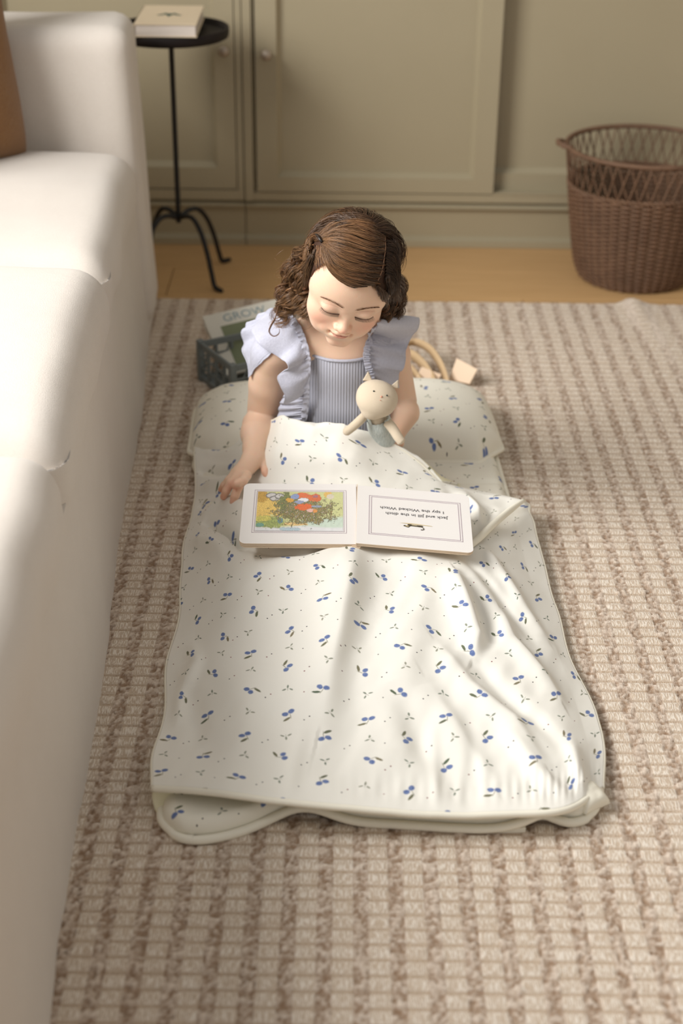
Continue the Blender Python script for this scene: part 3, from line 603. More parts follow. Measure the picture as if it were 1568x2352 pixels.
lay(blob(0.53, 0.79, 0.07, 0.055, .12, .3, 18), (232, 232, 236), .05); lay(blob(0.44, 0.86, 0.055, 0.07, .12, .4, 19), (140, 156, 196), .15); lay(blob(0.50, 0.73, 0.06, 0.04, .12, .4, 20), (150, 160, 188), .15)
lay(blob(0.38, 0.78, 0.05, 0.07, .12, .3, 21), (218, 164, 62), .15); lay(blob(0.63, 0.52, 0.05, 0.05, .12, .3, 22), (228, 184, 172), .08); lay(blob(0.68, 0.50, 0.03, 0.05, .12, .3, 23), (224, 150, 70), .1)
lay(blob(0.68, 0.88, 0.04, 0.05, .12, .4, 24)*(np.sin(U*700) > 0), (90, 110, 160)); lay(blob(0.68, 0.62, 0.06, 0.03, .12, .3, 25), (150, 160, 176), .2)
lay(blob(0.82, 0.93, 0.05, 0.09, .1, .2, 26), (222, 184, 96), .15); lay(blob(0.85, 0.88, 0.045, 0.07, .1, .2, 27), (214, 204, 182), .1)
ink = np.clip(np.abs(np.gradient(C.mean(-1), axis=0))+np.abs(np.gradient(C.mean(-1), axis=1))-0.05, 0, 0.12)*4.0; C = C*(1-ink[..., None]*0.9); C = C*0.90+0.05
x0, x1, y0, y1 = pic; Gp = np.stack([x0+(x1-x0)*U, y0+(y1-y0)*Vq, np.full_like(U, 0.0005)], -1)
PICM = M('printed_picture', (255, 255, 255), 0.45, 0.4); PICM.color(PICM.attr()); gridmesh('printed_picture', Gp, PICM.m, pgl, col=C)
_, w, h, pgr = halves['r']; fr(pgr, w, h, (0.105, 0.085, 0.165, 0.165), 0.0009)
def text(s, size, par, x, y, z, rot, mat, name='printed_text', sx=1.0):
    c = bpy.data.curves.new(name, 'FONT'); c.body = s; c.size = size; c.align_x = 'CENTER'; c.align_y = 'CENTER'; c.extrude = 0.0001; c.resolution_u = 3
    t = bpy.data.objects.new(name, c); me = bpy.data.meshes.new_from_object(t); bpy.data.objects.remove(t)
    me.materials.append(mat); o = link(bpy.data.objects.new(name, me), par); o.location = (x, y, z); o.rotation_euler = (0, 0, rot); o.scale = (sx, 1, 1); return o
text('Jack and Jill in the ditch', 0.0108, pgr, 0.004, 0.008, 0.0004, math.pi, INK)
text('I spy the Wicked Witch', 0.0108, pgr, -0.003, 0.0235, 0.0004, math.pi, INK)
CATD = M('cat_ink', (74, 66, 48), 0.6).m; CATL = M('cat_wash', (214, 196, 156), 0.7).m
def flat_blob(par, name, mat, pts, z, n=40):
    P = cr(list(pts)+[pts[0]], n)[:-1]; return B().add([(p[0], p[1], z) for p in P], [tuple(range(len(P)))]).build(name, mat, par)
f = lambda L: [(0.0015+a*0.001, -0.022+b*0.001, 0) for a, b in L]
flat_blob(pgr, 'printed_wash', CATL, f([(-26, 4.5), (-5, 5.8), (22, 3.2), (27, 1.6), (10, 2.4), (-8, 3.2)]), 0.0005)
flat_blob(pgr, 'printed_cat', CATD, f([(-12, 2), (-9, 2.4), (0, 1.2), (11, .8), (12.2, -1.2), (8, -3.2), (-2, -2.6), (-8, -2.6), (-11, -6.5), (-15, -5.6), (-19, -3.4), (-17.5, -1.2), (-13, -1)]), 0.0007, 60)
flat_blob(pgr, 'printed_cat', CATL, f([(-17, -3.2), (-12, -5), (-10.4, -3.2), (-14, -1.8)]), 0.0008, 24)
flat_blob(pgr, 'printed_cat', CATL, f([(-6, 1.0), (2, .2), (3, -.8), (-5, -.2)]), 0.0008, 24)
B().tube(cr([(0.0015+a*0.001, -0.022+b*0.001, 0.0008) for a, b in [(9, -2.5), (12.5, -5.5), (13.2, -9.5), (10.5, -11.5), (8.8, -11)]], 20), 0.0006, 5).build('printed_tail', CATD, pgr)
sp = np.linspace(0, 1, 12)
Mx, w, h, _p = halves['l']
gt = B(); P0 = at(820, 1113, .141)-ob_c; P1 = at(818, 1251, .126)-ob_c; gt.tube([P0, P1], 0.0006, 6); gt.build('gutter', INK if False else BOARD, ob)
spb = B(); a, b_ = P0+np.array([0, 0, -.004]), P1+np.array([0, 0, -.004]); dx = np.array([0.007, 0, 0])
spb.add([a-dx, a+dx, a+np.array([0, 0, -.012]), b_-dx, b_+dx, b_+np.array([0, 0, -.012])], [(0, 1, 2), (5, 4, 3), (0, 3, 4, 1), (1, 4, 5, 2), (2, 5, 3, 0)]); spb.build('spine', BOARD, ob)

# ---------------------------------------------------------------- crate of picture books behind the pillow
CR = M('crate_plastic', (118, 124, 124), 0.6, 0.3).m
cc = [np.array(p) for p in ((-0.300, 2.925), (-0.224, 2.800))]; e1 = (cc[1]-cc[0]); L1 = np.linalg.norm(e1); e1 /= L1; e2 = np.array([-e1[1], e1[0]])
ca = math.atan2(e1[1], e1[0]); crate = empty('folding_crate', (cc[0][0], cc[0][1], 0.007), ca); tag(crate, 'grey-blue openwork plastic crate holding picture books behind the mat pillow', 'crate')
LW, LD, LH = L1, 0.22, 0.088
def crate_side(n, L, x0, y0, rz):
    b = B(); r = 0.006
    b.box(0, L, -r/2, r/2, LH-0.014, LH).box(0, L, -r/2, r/2, 0, 0.012)
    k = max(2, int(L/0.034)); 
    for i in range(k+1): x = i*L/k; b.box(max(0, x-0.003), min(L, x+0.003), -r/2, r/2, 0.010, LH-0.012)
    for z in (0.032, 0.055, 0.076): b.box(0, L, -r/3, r/3, z-0.002, z+0.002)
    for i in range(k): b.add(*tube_np([((i+.1)*L/k, 0, 0.014), ((i+.9)*L/k, 0, LH-0.016)], 0.002, 4))
    o = b.build('side_panel', CR, crate, bevel=0.0008, seg=1); o.location = (x0, y0, 0); o.rotation_euler = (0, 0, rz)
crate_side(0, LW, 0, 0, 0); crate_side(1, LD, LW, 0, math.pi/2); crate_side(2, LW, 0, LD, 0); crate_side(3, LD, 0, 0, math.pi/2)
B().box(0, LW, 0, LD, 0.002, 0.006).build('bottom', CR, crate)
for px_, py_ in ((0, 0), (LW, 0), (0, LD), (LW, LD)): B().box(px_-0.007, px_+0.007, py_-0.007, py_+0.007, 0, LH+0.004).build('corner_post', CR, crate, bevel=0.002)
GREEN = M('cover_green', (118, 126, 98), 0.5, 0.3); GREEN.color(GREEN.mix(GREEN.noise(12, 3), (104, 112, 84), (134, 140, 110))); GREEN = GREEN.m
CARD = M('cover_card', (212, 208, 196), 0.5, 0.35).m; BLUEI = M('cover_letters', (132, 152, 158), 0.6).m
def picture_book(tl, tr, bl_, label, front=True, t=0.006):
    P0, P1, P2 = [aty(*q) for q in (tl, tr, bl_)]; X = P1-P0; Y = P0-P2; w, h = np.linalg.norm(X), np.linalg.norm(Y); X /= w; Y = Y-X*np.dot(X, Y); Y /= np.linalg.norm(Y); Z = np.cross(X, Y)
    c = (P1+P2)/2; r = empty('picture_book'); r.matrix_world = Matrix(((X[0], Y[0], Z[0], c[0]), (X[1], Y[1], Z[1], c[1]), (X[2], Y[2], Z[2], c[2]), (0, 0, 0, 1))); tag(r, label, 'book')
    B().box(-w/2, w/2, -h/2, h/2, -t, -t+0.001).box(-w/2, w/2, -h/2, h/2, -0.001, 0).build('cover', CARD, r, bevel=0.0004, seg=1); B().box(-w/2+0.002, w/2-0.003, -h/2+0.002, h/2-0.002, -t+0.001, -0.001).build('page_block', PAGES, r)
    if front:
        B().box(-w/2+0.028, w/2-0.012, -h/2+0.006, h/2-0.040, 0, 0.0005).build('cover_picture', GREEN, r)
        text('GROW', 0.030, r, 0.004, h/2-0.021, 0.0003, 0, BLUEI, 'cover_lettering', 1.0)
        B().box(w*0.18, w*0.24, -h/2+0.03, -h/2+0.07, 0.0005, 0.001).build('cover_figure', CARD, r)
    return r
picture_book((453, 730, 3.035), (622, 690, 3.09), (532, 858, 2.90), 'green-fronted picture book with a pale border leaning in the crate')
picture_book((462, 745, 3.075), (600, 715, 3.13), (520, 840, 2.97), 'pale picture book mostly hidden behind the green-fronted one', False)

# ---------------------------------------------------------------- carrying strap behind the pillow
STRAP = M('tan_webbing', (206, 178, 140), 0.8, 0.2); STRAP.bump(STRAP.noise(700, 1, st=(1, 0.2, 1)), 0.0004); STRAP = STRAP.m; LEATH = M('pale_leather', (232, 206, 178), 0.6, 0.3).m
sr = empty('carrying_strap', tuple(at(1000, 850, .01))); tag(sr, 'tan webbing carrying strap looped on the rug behind the mat pillow', 'strap'); s0 = np.array(sr.location)
def ribbon(name, P, wdt, up, mat, n=50, th=0.002):
    C_ = cr(np.array(P), n)-s0; up = np.array(up, float); G_ = np.stack([C_-up*wdt/2, C_+up*wdt/2]); o = gridmesh(name, G_, mat, sr); o.modifiers.new('s', 'SOLIDIFY').thickness = th; return o
ribbon('webbing', [at(915, 800, .040), at(950, 785, .050), at(985, 800, .052), at(1008, 830, .048), at(1022, 862, .032), at(1030, 895, .014)], 0.024, (0.25, -0.45, 0.85), STRAP)
ribbon('webbing', [at(905, 820, .030), at(940, 812, .036), at(970, 835, .034), at(990, 865, .022), at(1000, 890, .012)], 0.024, (0.3, -0.3, 0.9), STRAP)
ribbon('webbing', [at(905, 845, .020), at(935, 840, .024), at(958, 862, .020), at(975, 890, .012)], 0.024, (0.2, -0.6, 0.75), STRAP)
def tab(name, q):
    P = [at(*p)-s0 for p in q]; n_ = np.cross(P[1]-P[0], P[3]-P[0]); n_ /= np.linalg.norm(n_); V = P+[p-n_*0.003 for p in P]
    B().add(V, [(0, 1, 2, 3), (7, 6, 5, 4), (0, 4, 5, 1), (1, 5, 6, 2), (2, 6, 7, 3), (3, 7, 4, 0)]).build(name, LEATH, sr, bevel=0.001)
tab('leather_end', [(1030, 872, .02), (1078, 882, .02), (1096, 848, .052), (1048, 822, .058)])
tab('leather_end', [(955, 866, .02), (1005, 874, .018), (1014, 860, .030), (968, 842, .040)])

# ---------------------------------------------------------------- the girl: one implicit surface
class Field:
    """signed distance grid; smooth unions written only where they matter"""
    def __init__(s, lo, hi, h):
        s.lo = np.array(lo, float); s.h = h; s.n = np.ceil((np.array(hi)-s.lo)/h).astype(int)+1; s.D = np.full(s.n, 0.03, np.float32)
    def _box(s, lo, hi):
        a = np.maximum(np.floor((np.array(lo)-s.lo)/s.h).astype(int), 0); b = np.minimum(np.ceil((np.array(hi)-s.lo)/s.h).astype(int)+1, s.n)
        if np.any(b <= a): return None
        ax = [(s.lo[i]+np.arange(a[i], b[i])*s.h).astype(np.float32) for i in range(3)]; return tuple(slice(a[i], b[i]) for i in range(3)), np.meshgrid(*ax, indexing='ij', sparse=True)
    def op(s, lo, hi, fn, k, sub=False):
        r = s._box(np.array(lo)-k-0.008, np.array(hi)+k+0.008)
        if r is None: return
        sl, (X, Y, Z) = r; a = s.D[sl]; b = fn(X, Y, Z)
        if sub:
            b = -b; h = np.clip(0.5-0.5*(a-b)/k, 0, 1); s.D[sl] = a+(b-a)*h+k*h*(1-h)
        else:
            h = np.clip(0.5+0.5*(a-b)/k, 0, 1); s.D[sl] = a+(b-a)*h-k*h*(1-h)
    def cone(s, p, q, r1, r2, k=0.01, sub=False):
        p = np.array(p, float); q = np.array(q, float); ba = q-p; l2 = float(ba@ba)+1e-12; R = max(r1, r2)
        def fn(X, Y, Z):
            t = np.clip(((X-p[0])*ba[0]+(Y-p[1])*ba[1]+(Z-p[2])*ba[2])/l2, 0, 1)
            return np.sqrt((X-p[0]-t*ba[0])**2+(Y-p[1]-t*ba[1])**2+(Z-p[2]-t*ba[2])**2)-(r1+(r2-r1)*t)
        s.op(np.minimum(p, q)-R, np.maximum(p, q)+R, fn, k, sub)
    def chain(s, P, r, k=0.004):
        for i in range(len(P)-1): s.cone(P[i], P[i+1], r[i], r[i+1], k)
    def ell(s, c, rad, k=0.01, R=None, sub=False):
        """ellipsoid with axes rows of R"""
        c = np.array(c, float); rad = np.array(rad, float); R = np.eye(3) if R is None else np.array(R); e = np.sqrt(((R.T*rad)**2).sum(1))
        def fn(X, Y, Z):
            x, y, z = X-c[0], Y-c[1], Z-c[2]; q = [(R[i, 0]*x+R[i, 1]*y+R[i, 2]*z) for i in range(3)]
            k0 = np.sqrt(sum((q[i]/rad[i])**2 for i in range(3))); k1 = np.sqrt(sum((q[i]/rad[i]**2)**2 for i in range(3)))+1e-9
            return k0*(k0-1)/k1
        s.op(c-e, c+e, fn, k, sub)
    def surface(s):
        D = s.D; S_ = D < 0; nx, ny, nz = D.shape
        c = np.zeros((nx-1, ny-1, nz-1), np.uint8)
        for i in (0, 1):
            for j in (0, 1):
                for k in (0, 1): c += S_[i:nx-1+i, j:ny-1+j, k:nz-1+k]
        I = np.argwhere((c > 0) & (c < 8)); idx = np.full((nx-1, ny-1, nz-1), -1, np.int32); idx[I[:, 0], I[:, 1], I[:, 2]] = np.arange(len(I))
        acc = np.zeros((len(I), 3)); cnt = np.zeros(len(I)); off = [(i, j, k) for i in (0, 1) for j in (0, 1) for k in (0, 1)]
        val = {o: D[I[:, 0]+o[0], I[:, 1]+o[1], I[:, 2]+o[2]] for o in off}
        for o in off:
            for a in range(3):
                if o[a] == 0:
                    p = list(o); p[a] = 1; p = tuple(p); x, y = val[o], val[p]; m_ = (x < 0) != (y < 0); t = np.where(m_, x/(x-y+1e-20), 0)
                    P = np.tile(np.array(o, float), (len(I), 1)); P[:, a] += t; acc += P*m_[:, None]; cnt += m_
        V = s.lo+(I+acc/cnt[:, None])*s.h; F = []
        for a in range(3):
            b, c2 = (a+1) % 3, (a+2) % 3; sa = [slice(None)]*3; sb_ = [slice(None)]*3; sa[a] = slice(0, -1); sb_[a] = slice(1, None)
            A, Bq = S_[tuple(sa)], S_[tuple(sb_)]; E = np.argwhere(A != Bq); E = E[(E[:, b] > 0) & (E[:, c2] > 0) & (E[:, b] < D.shape[b]-1) & (E[:, c2] < D.shape[c2]-1)]
            ins = A[E[:, 0], E[:, 1], E[:, 2]]; q = []
            for db, dc in ((-1, -1), (0, -1), (0, 0), (-1, 0)):
                e = E.copy(); e[:, b] += db; e[:, c2] += dc; q.append(idx[e[:, 0], e[:, 1], e[:, 2]])
            q = np.stack(q, 1); q = np.where(ins[:, None], q, q[:, ::-1]); F.append(q)
        F = np.vstack(F); F = F[(F >= 0).all(1)]; return V, F
def relax(V, F, it=2, lam=0.5):
    e = np.vstack([F[:, [0, 1]], F[:, [1, 2]], F[:, [2, 3]], F[:, [3, 0]]]); e = np.vstack([e, e[:, ::-1]]); n = np.bincount(e[:, 0], minlength=len(V))[:, None]+1e-9
    for _ in range(it):
        A = np.stack([np.bincount(e[:, 0], V[e[:, 1], k], len(V)) for k in range(3)], 1)/n; V = V+lam*(A-V)
    return V

# head frame
bow, yaw, roll = math.radians(28), math.radians(-1.5), math.radians(-13.5)
HF = np.array([math.sin(yaw)*math.cos(bow), -math.cos(yaw)*math.cos(bow), -math.sin(bow)])
_u = np.array([0, 0, 1.0]); _u = _u-HF*(_u@HF); _u /= np.linalg.norm(_u); _x = np.cross(HF, _u)*-1
_x = np.cross(_u, HF)*1.0
if _x[0] < 0: _x = -_x
HX = _x*math.cos(roll)+_u*math.sin(roll); HU = -_x*math.sin(roll)+_u*math.cos(roll)
HO = aty(797, 719, 2.258)-HF*0.071
HR = np.stack([HX, HF, HU])
def hd(x, f, u): return HO+x*HX+f*HF+u*HU
def to_head(P): return (np.asarray(P)-HO)@HR.T
sk = Field((-0.235, 2.13, 0.03), (0.195, 2.56, 0.585), 0.00155)
# torso
sk.ell((0.004, 2.455, 0.105), (0.094, 0.085, 0.075), 0.01)
sk.ell((0.000, 2.440, 0.185), (0.082, 0.072, 0.085), 0.04)
sk.ell((-0.002, 2.425, 0.275), (0.080, 0.058, 0.062), 0.03)
sk.cone((-0.062, 2.415, 0.312), (0.058, 2.418, 0.312), 0.034, 0.034, 0.03)
sk.cone((-0.066, 2.43, 0.075), (-0.062, 2.24, 0.066), 0.042, 0.034, 0.02); sk.cone((0.070, 2.43, 0.075), (0.066, 2.24, 0.066), 0.042, 0.034, 0.02)
# neck
sk.cone((-0.004, 2.425, 0.315), hd(0, -0.045, -0.040), 0.038, 0.034, 0.014)
# her right arm, on the left of the picture
SH1 = aty(628, 812, 2.42); EL1 = aty(605, 950, 2.455); WR1 = at(584, 1030, .122)
m1 = (SH1+EL1)/2
sk.cone((-0.060, 2.42, 0.310), SH1, 0.034, 0.033, 0.02); sk.cone(SH1, m1, 0.034, 0.0345, 0.012); sk.cone(m1, EL1, 0.0345, 0.0300, 0.006)
EL1b = EL1+np.array([-0.005, -0.025, -0.014]); f1 = EL1b*0.62+WR1*0.38+np.array([-0.002, 0, .002])
sk.cone(EL1b, f1, 0.0335, 0.0285, 0.0018); sk.cone(f1, WR1, 0.0285, 0.0190, 0.006)
K = lambda *p: at(*p)
pc = K(571, 1062, .112)
sk.cone(WR1, K(579, 1050, .118), 0.0188, 0.0170, 0.010); sk.cone(K(590, 1056, .113), K(556, 1084, .104), 0.0125, 0.0105, 0.010); sk.cone(K(572, 1060, .114), K(545, 1085, .106), 0.0135, 0.010, 0.010); sk.cone(K(578, 1060, .112), K(562, 1086, .104), 0.0135, 0.0105, 0.010)
FK = 0.0035
sk.chain([K(541, 1086, .104), K(526, 1103, .100), K(515, 1115, .090), K(508, 1124, .080)], [.0086, .0072, .0064, .0056], FK)      # little
sk.chain([K(547, 1090, .106), K(530, 1110, .102), K(519, 1128, .090), K(513, 1141, .078)], [.0090, .0076, .0068, .0058], FK)      # ring
sk.chain([K(557, 1093, .106), K(547, 1118, .102), K(540, 1138, .089), K(535, 1153, .078)], [.0094, .0080, .0072, .0062], FK)      # middle
sk.chain([K(566, 1092, .108), K(557, 1106, .116), K(546, 1110, .118), K(538, 1115, .112)], [.0092, .0078, .0070, .0058], FK)      # index, curled up
sk.chain([K(598, 1050, .113), K(608, 1068, .106), K(611, 1084, .100), K(617, 1098, .093)], [.0112, .0084, .0074, .0062], .005)     # thumb
# her left arm, round the toy
SH2 = aty(898, 815, 2.43); EL2 = aty(920, 922, 2.455); WR2 = at(903, 995, .135)
sk.cone((0.058, 2.42, 0.310), SH2, 0.034, 0.032, 0.02); sk.cone(SH2, EL2, 0.031, 0.029, 0.010)
EL2b = EL2+np.array([0.002, -0.022, -0.012]); sk.cone(EL2b, WR2, 0.0315, 0.0200, 0.002)
hp = at(893, 1008, .132); sk.cone(WR2, hp, 0.018, 0.0150, 0.008)
for q, (a, b, c) in enumerate([((903,1005,.140),(918,1018,.136),(912,1028,.126)), ((898,1008,.138),(906,1024,.136),(896,1032,.126)), ((890,1010,.136),(894,1026,.134),(882,1032,.126)), ((884,1006,.134),(882,1022,.132),(872,1028,.124))]):
    sk.chain([K(*a), K(*b), K(*c)], [.0085, .0072, .0058], FK)
sk.chain([K(896, 996, .144), K(886, 1004, .152), K(876, 1010, .154)], [.0095, .0080, .0062], .004)
# head
def he(x, f, u, rx, rf, ru, k, sub=False): sk.ell(hd(x, f, u), (rx, rf, ru), k, HR, sub)
he(0, -.004, .030, .0715, .076, .0765, .01)
he(0, .020, -.026, .0545, .054, .058, .022)
he(0, .030, .018, .0625, .045, .050, .02)
for s in (-1, 1): he(s*.0325, .041, -.030, .0275, .0265, .027, .014)
sk.cone(hd(-.001, .0565, -.0775), hd(.009, .0565, -.0775), .0165, .0165, .016)
for s in (-1, 1): he(s*.027, .044, -.055, .021, .021, .021, .014)
he(0, .060, -.050, .026, .020, .021, .012)
for s in (-1, 1):
    he(s*.0275, .0965, .0090, .019, .021, .0115, .010, True)
    he(s*.0272, .0655, .0055, .0165, .0125, .0110, .004)
sk.cone(hd(0, .0655, .000), hd(0, .083, -.0225), .0065, .0078, .008); sk.ell(hd(0, .0850, -.0245), (.0086, .0078, .0072), .004, HR)
for s in (-1, 1): he(s*.0098, .0785, -.0285, .0060, .0075, .0055, .003); he(s*.0055, .086, -.0330, .0026, .0045, .0018, .0015, True)
he(0, .0765, -.0432, .0150, .0060, .0042, .0035); he(-.0045, .0785, -.0415, .0052, .0045, .0032, .003); he(.0045, .0785, -.0415, .0052, .0045, .0032, .003)
he(0, .0755, -.0505, .0130, .0065, .0048, .0035)
for s in (-1, 1): sk.cone(hd(0, .0800, -.0462), hd(s*.0140, .0775, -.0486), .0007, .0007, .0022, True)
for s in (-1, 1): he(s*.0175, .0745, -.0492, .0030, .0050, .0035, .004, True); he(s*.0265, .062, -.0475, .008, .008, .010, .006)
for s in (-1, 1):
    c = hd(s*.0675, .004, -.022); sk.ell(c, (.0060, .0100, .0165), .004, HR); sk.ell(hd(s*.0735, .007, -.020), (.0028, .0055, .0100), .003, HR, True)
V, F = sk.surface(); V = relax(V, F, 2, 0.45)
Hl = to_head(V); x, f, u = Hl[:, 0], Hl[:, 1], Hl[:, 2]
inhead = (np.abs(x) < .1) & (f > 0.0) & (u > -.1) & (u < .12)
# skin colours: blush, lips, brow, lid line, warm finger tips and creases
C = np.tile(np.array(lin((235, 200, 174))), (len(V), 1))
def tint(w, c, C=C): 
    w = np.clip(w, 0, 1)[:, None]; C[:] = C*(1-w)+np.array(lin(c))*w
g = lambda a, b, s1, s2: np.exp(-(((x-a)/s1)**2+((u-b)/s2)**2))*inhead*(f > .02)
for s in (-1, 1): tint(0.42*g(s*.040, -.030, .020, .017), (232, 152, 130)); tint(0.22*g(s*.027, .014, .014, .006), (222, 168, 148)); tint(.25*g(s*.027, -.003, .016, .005), (214, 156, 138))
tint(0.35*g(0, -.025, .011, .008)*(f > .075), (232, 150, 128)); tint(.35*g(0, -.074, .012, .010), (234, 170, 148))
lipw = np.clip((1-np.abs(x)/.0148)*4, 0, 1)
ml = -.0462-.0026*(np.abs(x)/.0145)**2; up_l = ml+.0056*(1-(np.abs(x)/.0148)**1.5)-.0012*np.exp(-(x/.003)**2); lo_l = ml-.0074*(1-(np.abs(x)/.0138)**2)
tint(lipw*np.clip((up_l-u)/.0012, 0, 1)*np.clip((u-lo_l)/.0012, 0, 1)*inhead*(f > .06)*.62, (208, 124, 110)); tint(.8*np.exp(-((u-ml)/.0011)**2)*(np.abs(x) < .0150)*inhead*(f > .05), (140, 70, 58))
for s in (-1, 1):
    xx = (x*s); lid = .0010-.0040*(1-((xx-.0272)/.0150)**2); tint(.75*np.exp(-((u-lid)/.0009)**2)*(np.abs(xx-.0272) < .0150)*inhead*(f > .04), (84, 52, 40))
    crs = .0120+.0035*(1-((xx-.027)/.0155)**2); tint(.35*np.exp(-((u-crs)/.0009)**2)*(np.abs(xx-.027) < .0155)*inhead*(f > .04), (190, 130, 106))
    br = .0185+.0048*(1-((xx-.030)/.0185)**2)+.0015*(xx < .02); bw = .0022*(1-((xx-.024)/.026)**2)+.0003; tint(.62*np.exp(-((u-br)/np.maximum(bw, .0004))**2)*(xx > .0095)*(xx < .0475)*inhead*(f > .03), (132, 92, 64))
for s in (-1, 1): tint(.5*((x*s > .0665) & (f > -.02) & (f < .016) & (np.abs(u+.02) < .022)), (226, 138, 110)); tint(.8*np.exp(-(((x-s*.0055)/.0022)**2+((u+.0335)/.0014)**2))*(f > .07), (120, 60, 48))
for p in (K(508, 1124, .080), K(513, 1141, .078), K(535, 1153, .078), K(538, 1115, .112), K(617, 1098, .093)): tint(.5*np.exp(-(np.linalg.norm(V-p, axis=1)/.011)**2), (226, 132, 104))
for p in (K(553, 1106, .11), K(523, 1118, .10), K(542, 1118, .1), K(612, 1084, .10)): tint(.28*np.exp(-(np.linalg.norm(V-p, axis=1)/.010)**2), (226, 146, 118))
tint(.25*np.exp(-(np.linalg.norm(V-EL1b, axis=1)/.022)**2), (232, 160, 136))
SKM = M('skin', (236, 204, 184), 0.5, 0.35, sss=0.35); SKM.color(SKM.attr()); SKM.bump(SKM.noise(500, 2), 0.00015); SKIN = SKM.m
girl = empty('person', (0.0, 2.43, 0.035)); GO = np.array(girl.location)
tag(girl, 'little girl in a lavender-grey ruffled top, head bowed, one hand beside the open book', 'person')
body = mesh('body', V-GO, F, SKIN, girl, True, col=C)
face = Hl[(f > .02) & (np.abs(x) < .07)]; 
def fsurf(xq, uq):
    d = (face[:, 0]-xq)**2+(face[:, 2]-uq)**2; k = np.argsort(d)[:12]; return face[k, 1].max()
LASH = M('dark_lash', (48, 32, 26), 0.5).m; BROW = M('brow_hair', (120, 84, 58), 0.6).m
for s in (-1, 1):
    b = B()
    for xx in np.linspace(.0130, .0425, 30):
        t = (xx-.0272)/.0150; uu = .0003-.0040*(1-t*t); f0 = fsurf(s*xx, uu)
        P = [hd(s*xx, f0-.0006, uu), hd(s*(xx+.0007+.0012*max(t, 0)), f0+.0028, uu-.0012), hd(s*(xx+.0018+.0022*max(t, 0)), f0+.0056, uu-.0018+.0008)]
        b.tube(np.array(P)-GO, [.00032, .00026, .00012], 4)
    L = np.array([hd(s*xx, fsurf(s*xx, .0005-.0040*(1-((xx-.0272)/.0150)**2))+.0001, .0005-.0040*(1-((xx-.0272)/.0150)**2)) for xx in np.linspace(.0128, .0425, 16)])
    b.tube(relax_line(L)-GO if False else L-GO, .00042, 5); b.build('eyelash', LASH, girl, smooth=True)
    b = B(); rr = random.Random(4)
    for k in range(90):
        xx = rr.uniform(.0105, .046); uu = .0185+.0048*(1-((xx-.030)/.0185)**2)+rr.uniform(-.0016, .0016)*(1-((xx-.024)/.030)**2); f0 = fsurf(s*xx, uu); dx, du = .0035, .0012-.0028*max(0, (xx-.03)/.016)
        b.tube(np.array([hd(s*xx, f0-.0002, uu), hd(s*(xx+dx), fsurf(s*(xx+dx), uu+du)+.0004, uu+du)])-GO, [.00020, .00010], 3)
    b.build('eyebrow', BROW, girl, smooth=True)
# finger nails
NAIL = M('nail', (240, 196, 180), 0.3, 0.5).m
for a, b_ in (((519,1128,.090),(513,1141,.078)), ((540,1138,.089),(535,1153,.078)), ((515,1115,.090),(508,1124,.080)), ((611,1084,.100),(617,1098,.093))):
    A_, B_ = K(*a), K(*b_); d = (B_-A_)/np.linalg.norm(B_-A_); n_ = np.array([0, -0.35, 0.94]); n_ = n_-d*(n_@d); n_ /= np.linalg.norm(n_); w_ = np.cross(d, n_)
    U2, V2 = np.meshgrid(np.linspace(-1, 1, 7), np.linspace(-1, 1, 7), indexing='ij'); c = B_+d*.0012+n_*.0054
    Gq = c+w_*(U2*.0033)[..., None]*np.sqrt(np.clip(1-np.clip(V2, 0, 1)**4*.5, 0, 1))[..., None]+d*(V2*.0036)[..., None]-n_*(.0022*U2**2+.0016*np.clip(V2, 0, 1)**2)[..., None]
    gridmesh('fingernail', Gq-GO, NAIL, girl).modifiers.new('s', 'SOLIDIFY').thickness = 0.0006

# ---------------------------------------------------------------- her top: ribbed bodice, straps, gathered ruffles
bo = Field((-0.12, 2.33, 0.03), (0.12, 2.54, 0.40), 0.0022)
bo.ell((0.004, 2.455, 0.105), (0.100, 0.091, 0.081), 0.01); bo.ell((0.000, 2.440, 0.185), (0.088, 0.078, 0.091), 0.04); bo.ell((-0.002, 2.425, 0.275), (0.0850, 0.0635, 0.066), 0.03)
Vb, Fb = bo.surface(); Vb = relax(Vb, Fb, 3)
nk = aty(785, 822, 2.372); ztop = nk[2]+0.30*(Vb[:, 1]-nk[1]); keep = (Vb[:, 2] < ztop) & (Vb[:, 2] > 0.045)
Fb = Fb[keep[Fb].all(1)]; snap = np.zeros(len(Vb), bool); snap[Fb.ravel()] = True
bd = snap & (Vb[:, 2] > ztop-0.004); Vb[bd, 2] = ztop[bd]
th = Vb[:, 0]/0.0049; front = np.clip((2.47-Vb[:, 1])/0.03, 0, 1); rib = 0.00028*np.cos(2*np.pi*th)*front; Vb[:, 1] -= rib
TOP = M('lavender_cotton', (176, 178, 196), 0.9, 0.1, sheen=0.2); tx, ty_, tz = TOP.xyz(); ribn = (tx*(2*math.pi/0.0049)).cos()*0.5+0.5; TOP.color(TOP.mix(ribn.sm(0.0, 0.9), (170, 171, 182), (188, 189, 200))); TOP.bump(ribn, 0.0006); TOP.bump(TOP.noise(700, 2, st=(0.4, 1, 1)), 0.0004)
TOPM = TOP.m
bod = mesh('bodice', Vb-GO, Fb, TOPM, girl, True); bod.modifiers.new('s', 'SOLIDIFY').thickness = 0.0015
CRP = M('lavender_crepe', (186, 188, 208), 0.9, 0.1, sheen=0.3); CRP.color(CRP.mix(CRP.noise(240, 3), (178, 179, 194), (198, 199, 212))); CRP.bump(CRP.noise(420, 3), 0.0007); CREPE = CRP.m
nx_ = 140; pts = [(x_, ) for x_ in np.linspace(-0.062, 0.056, nx_)]
edge_pts = []
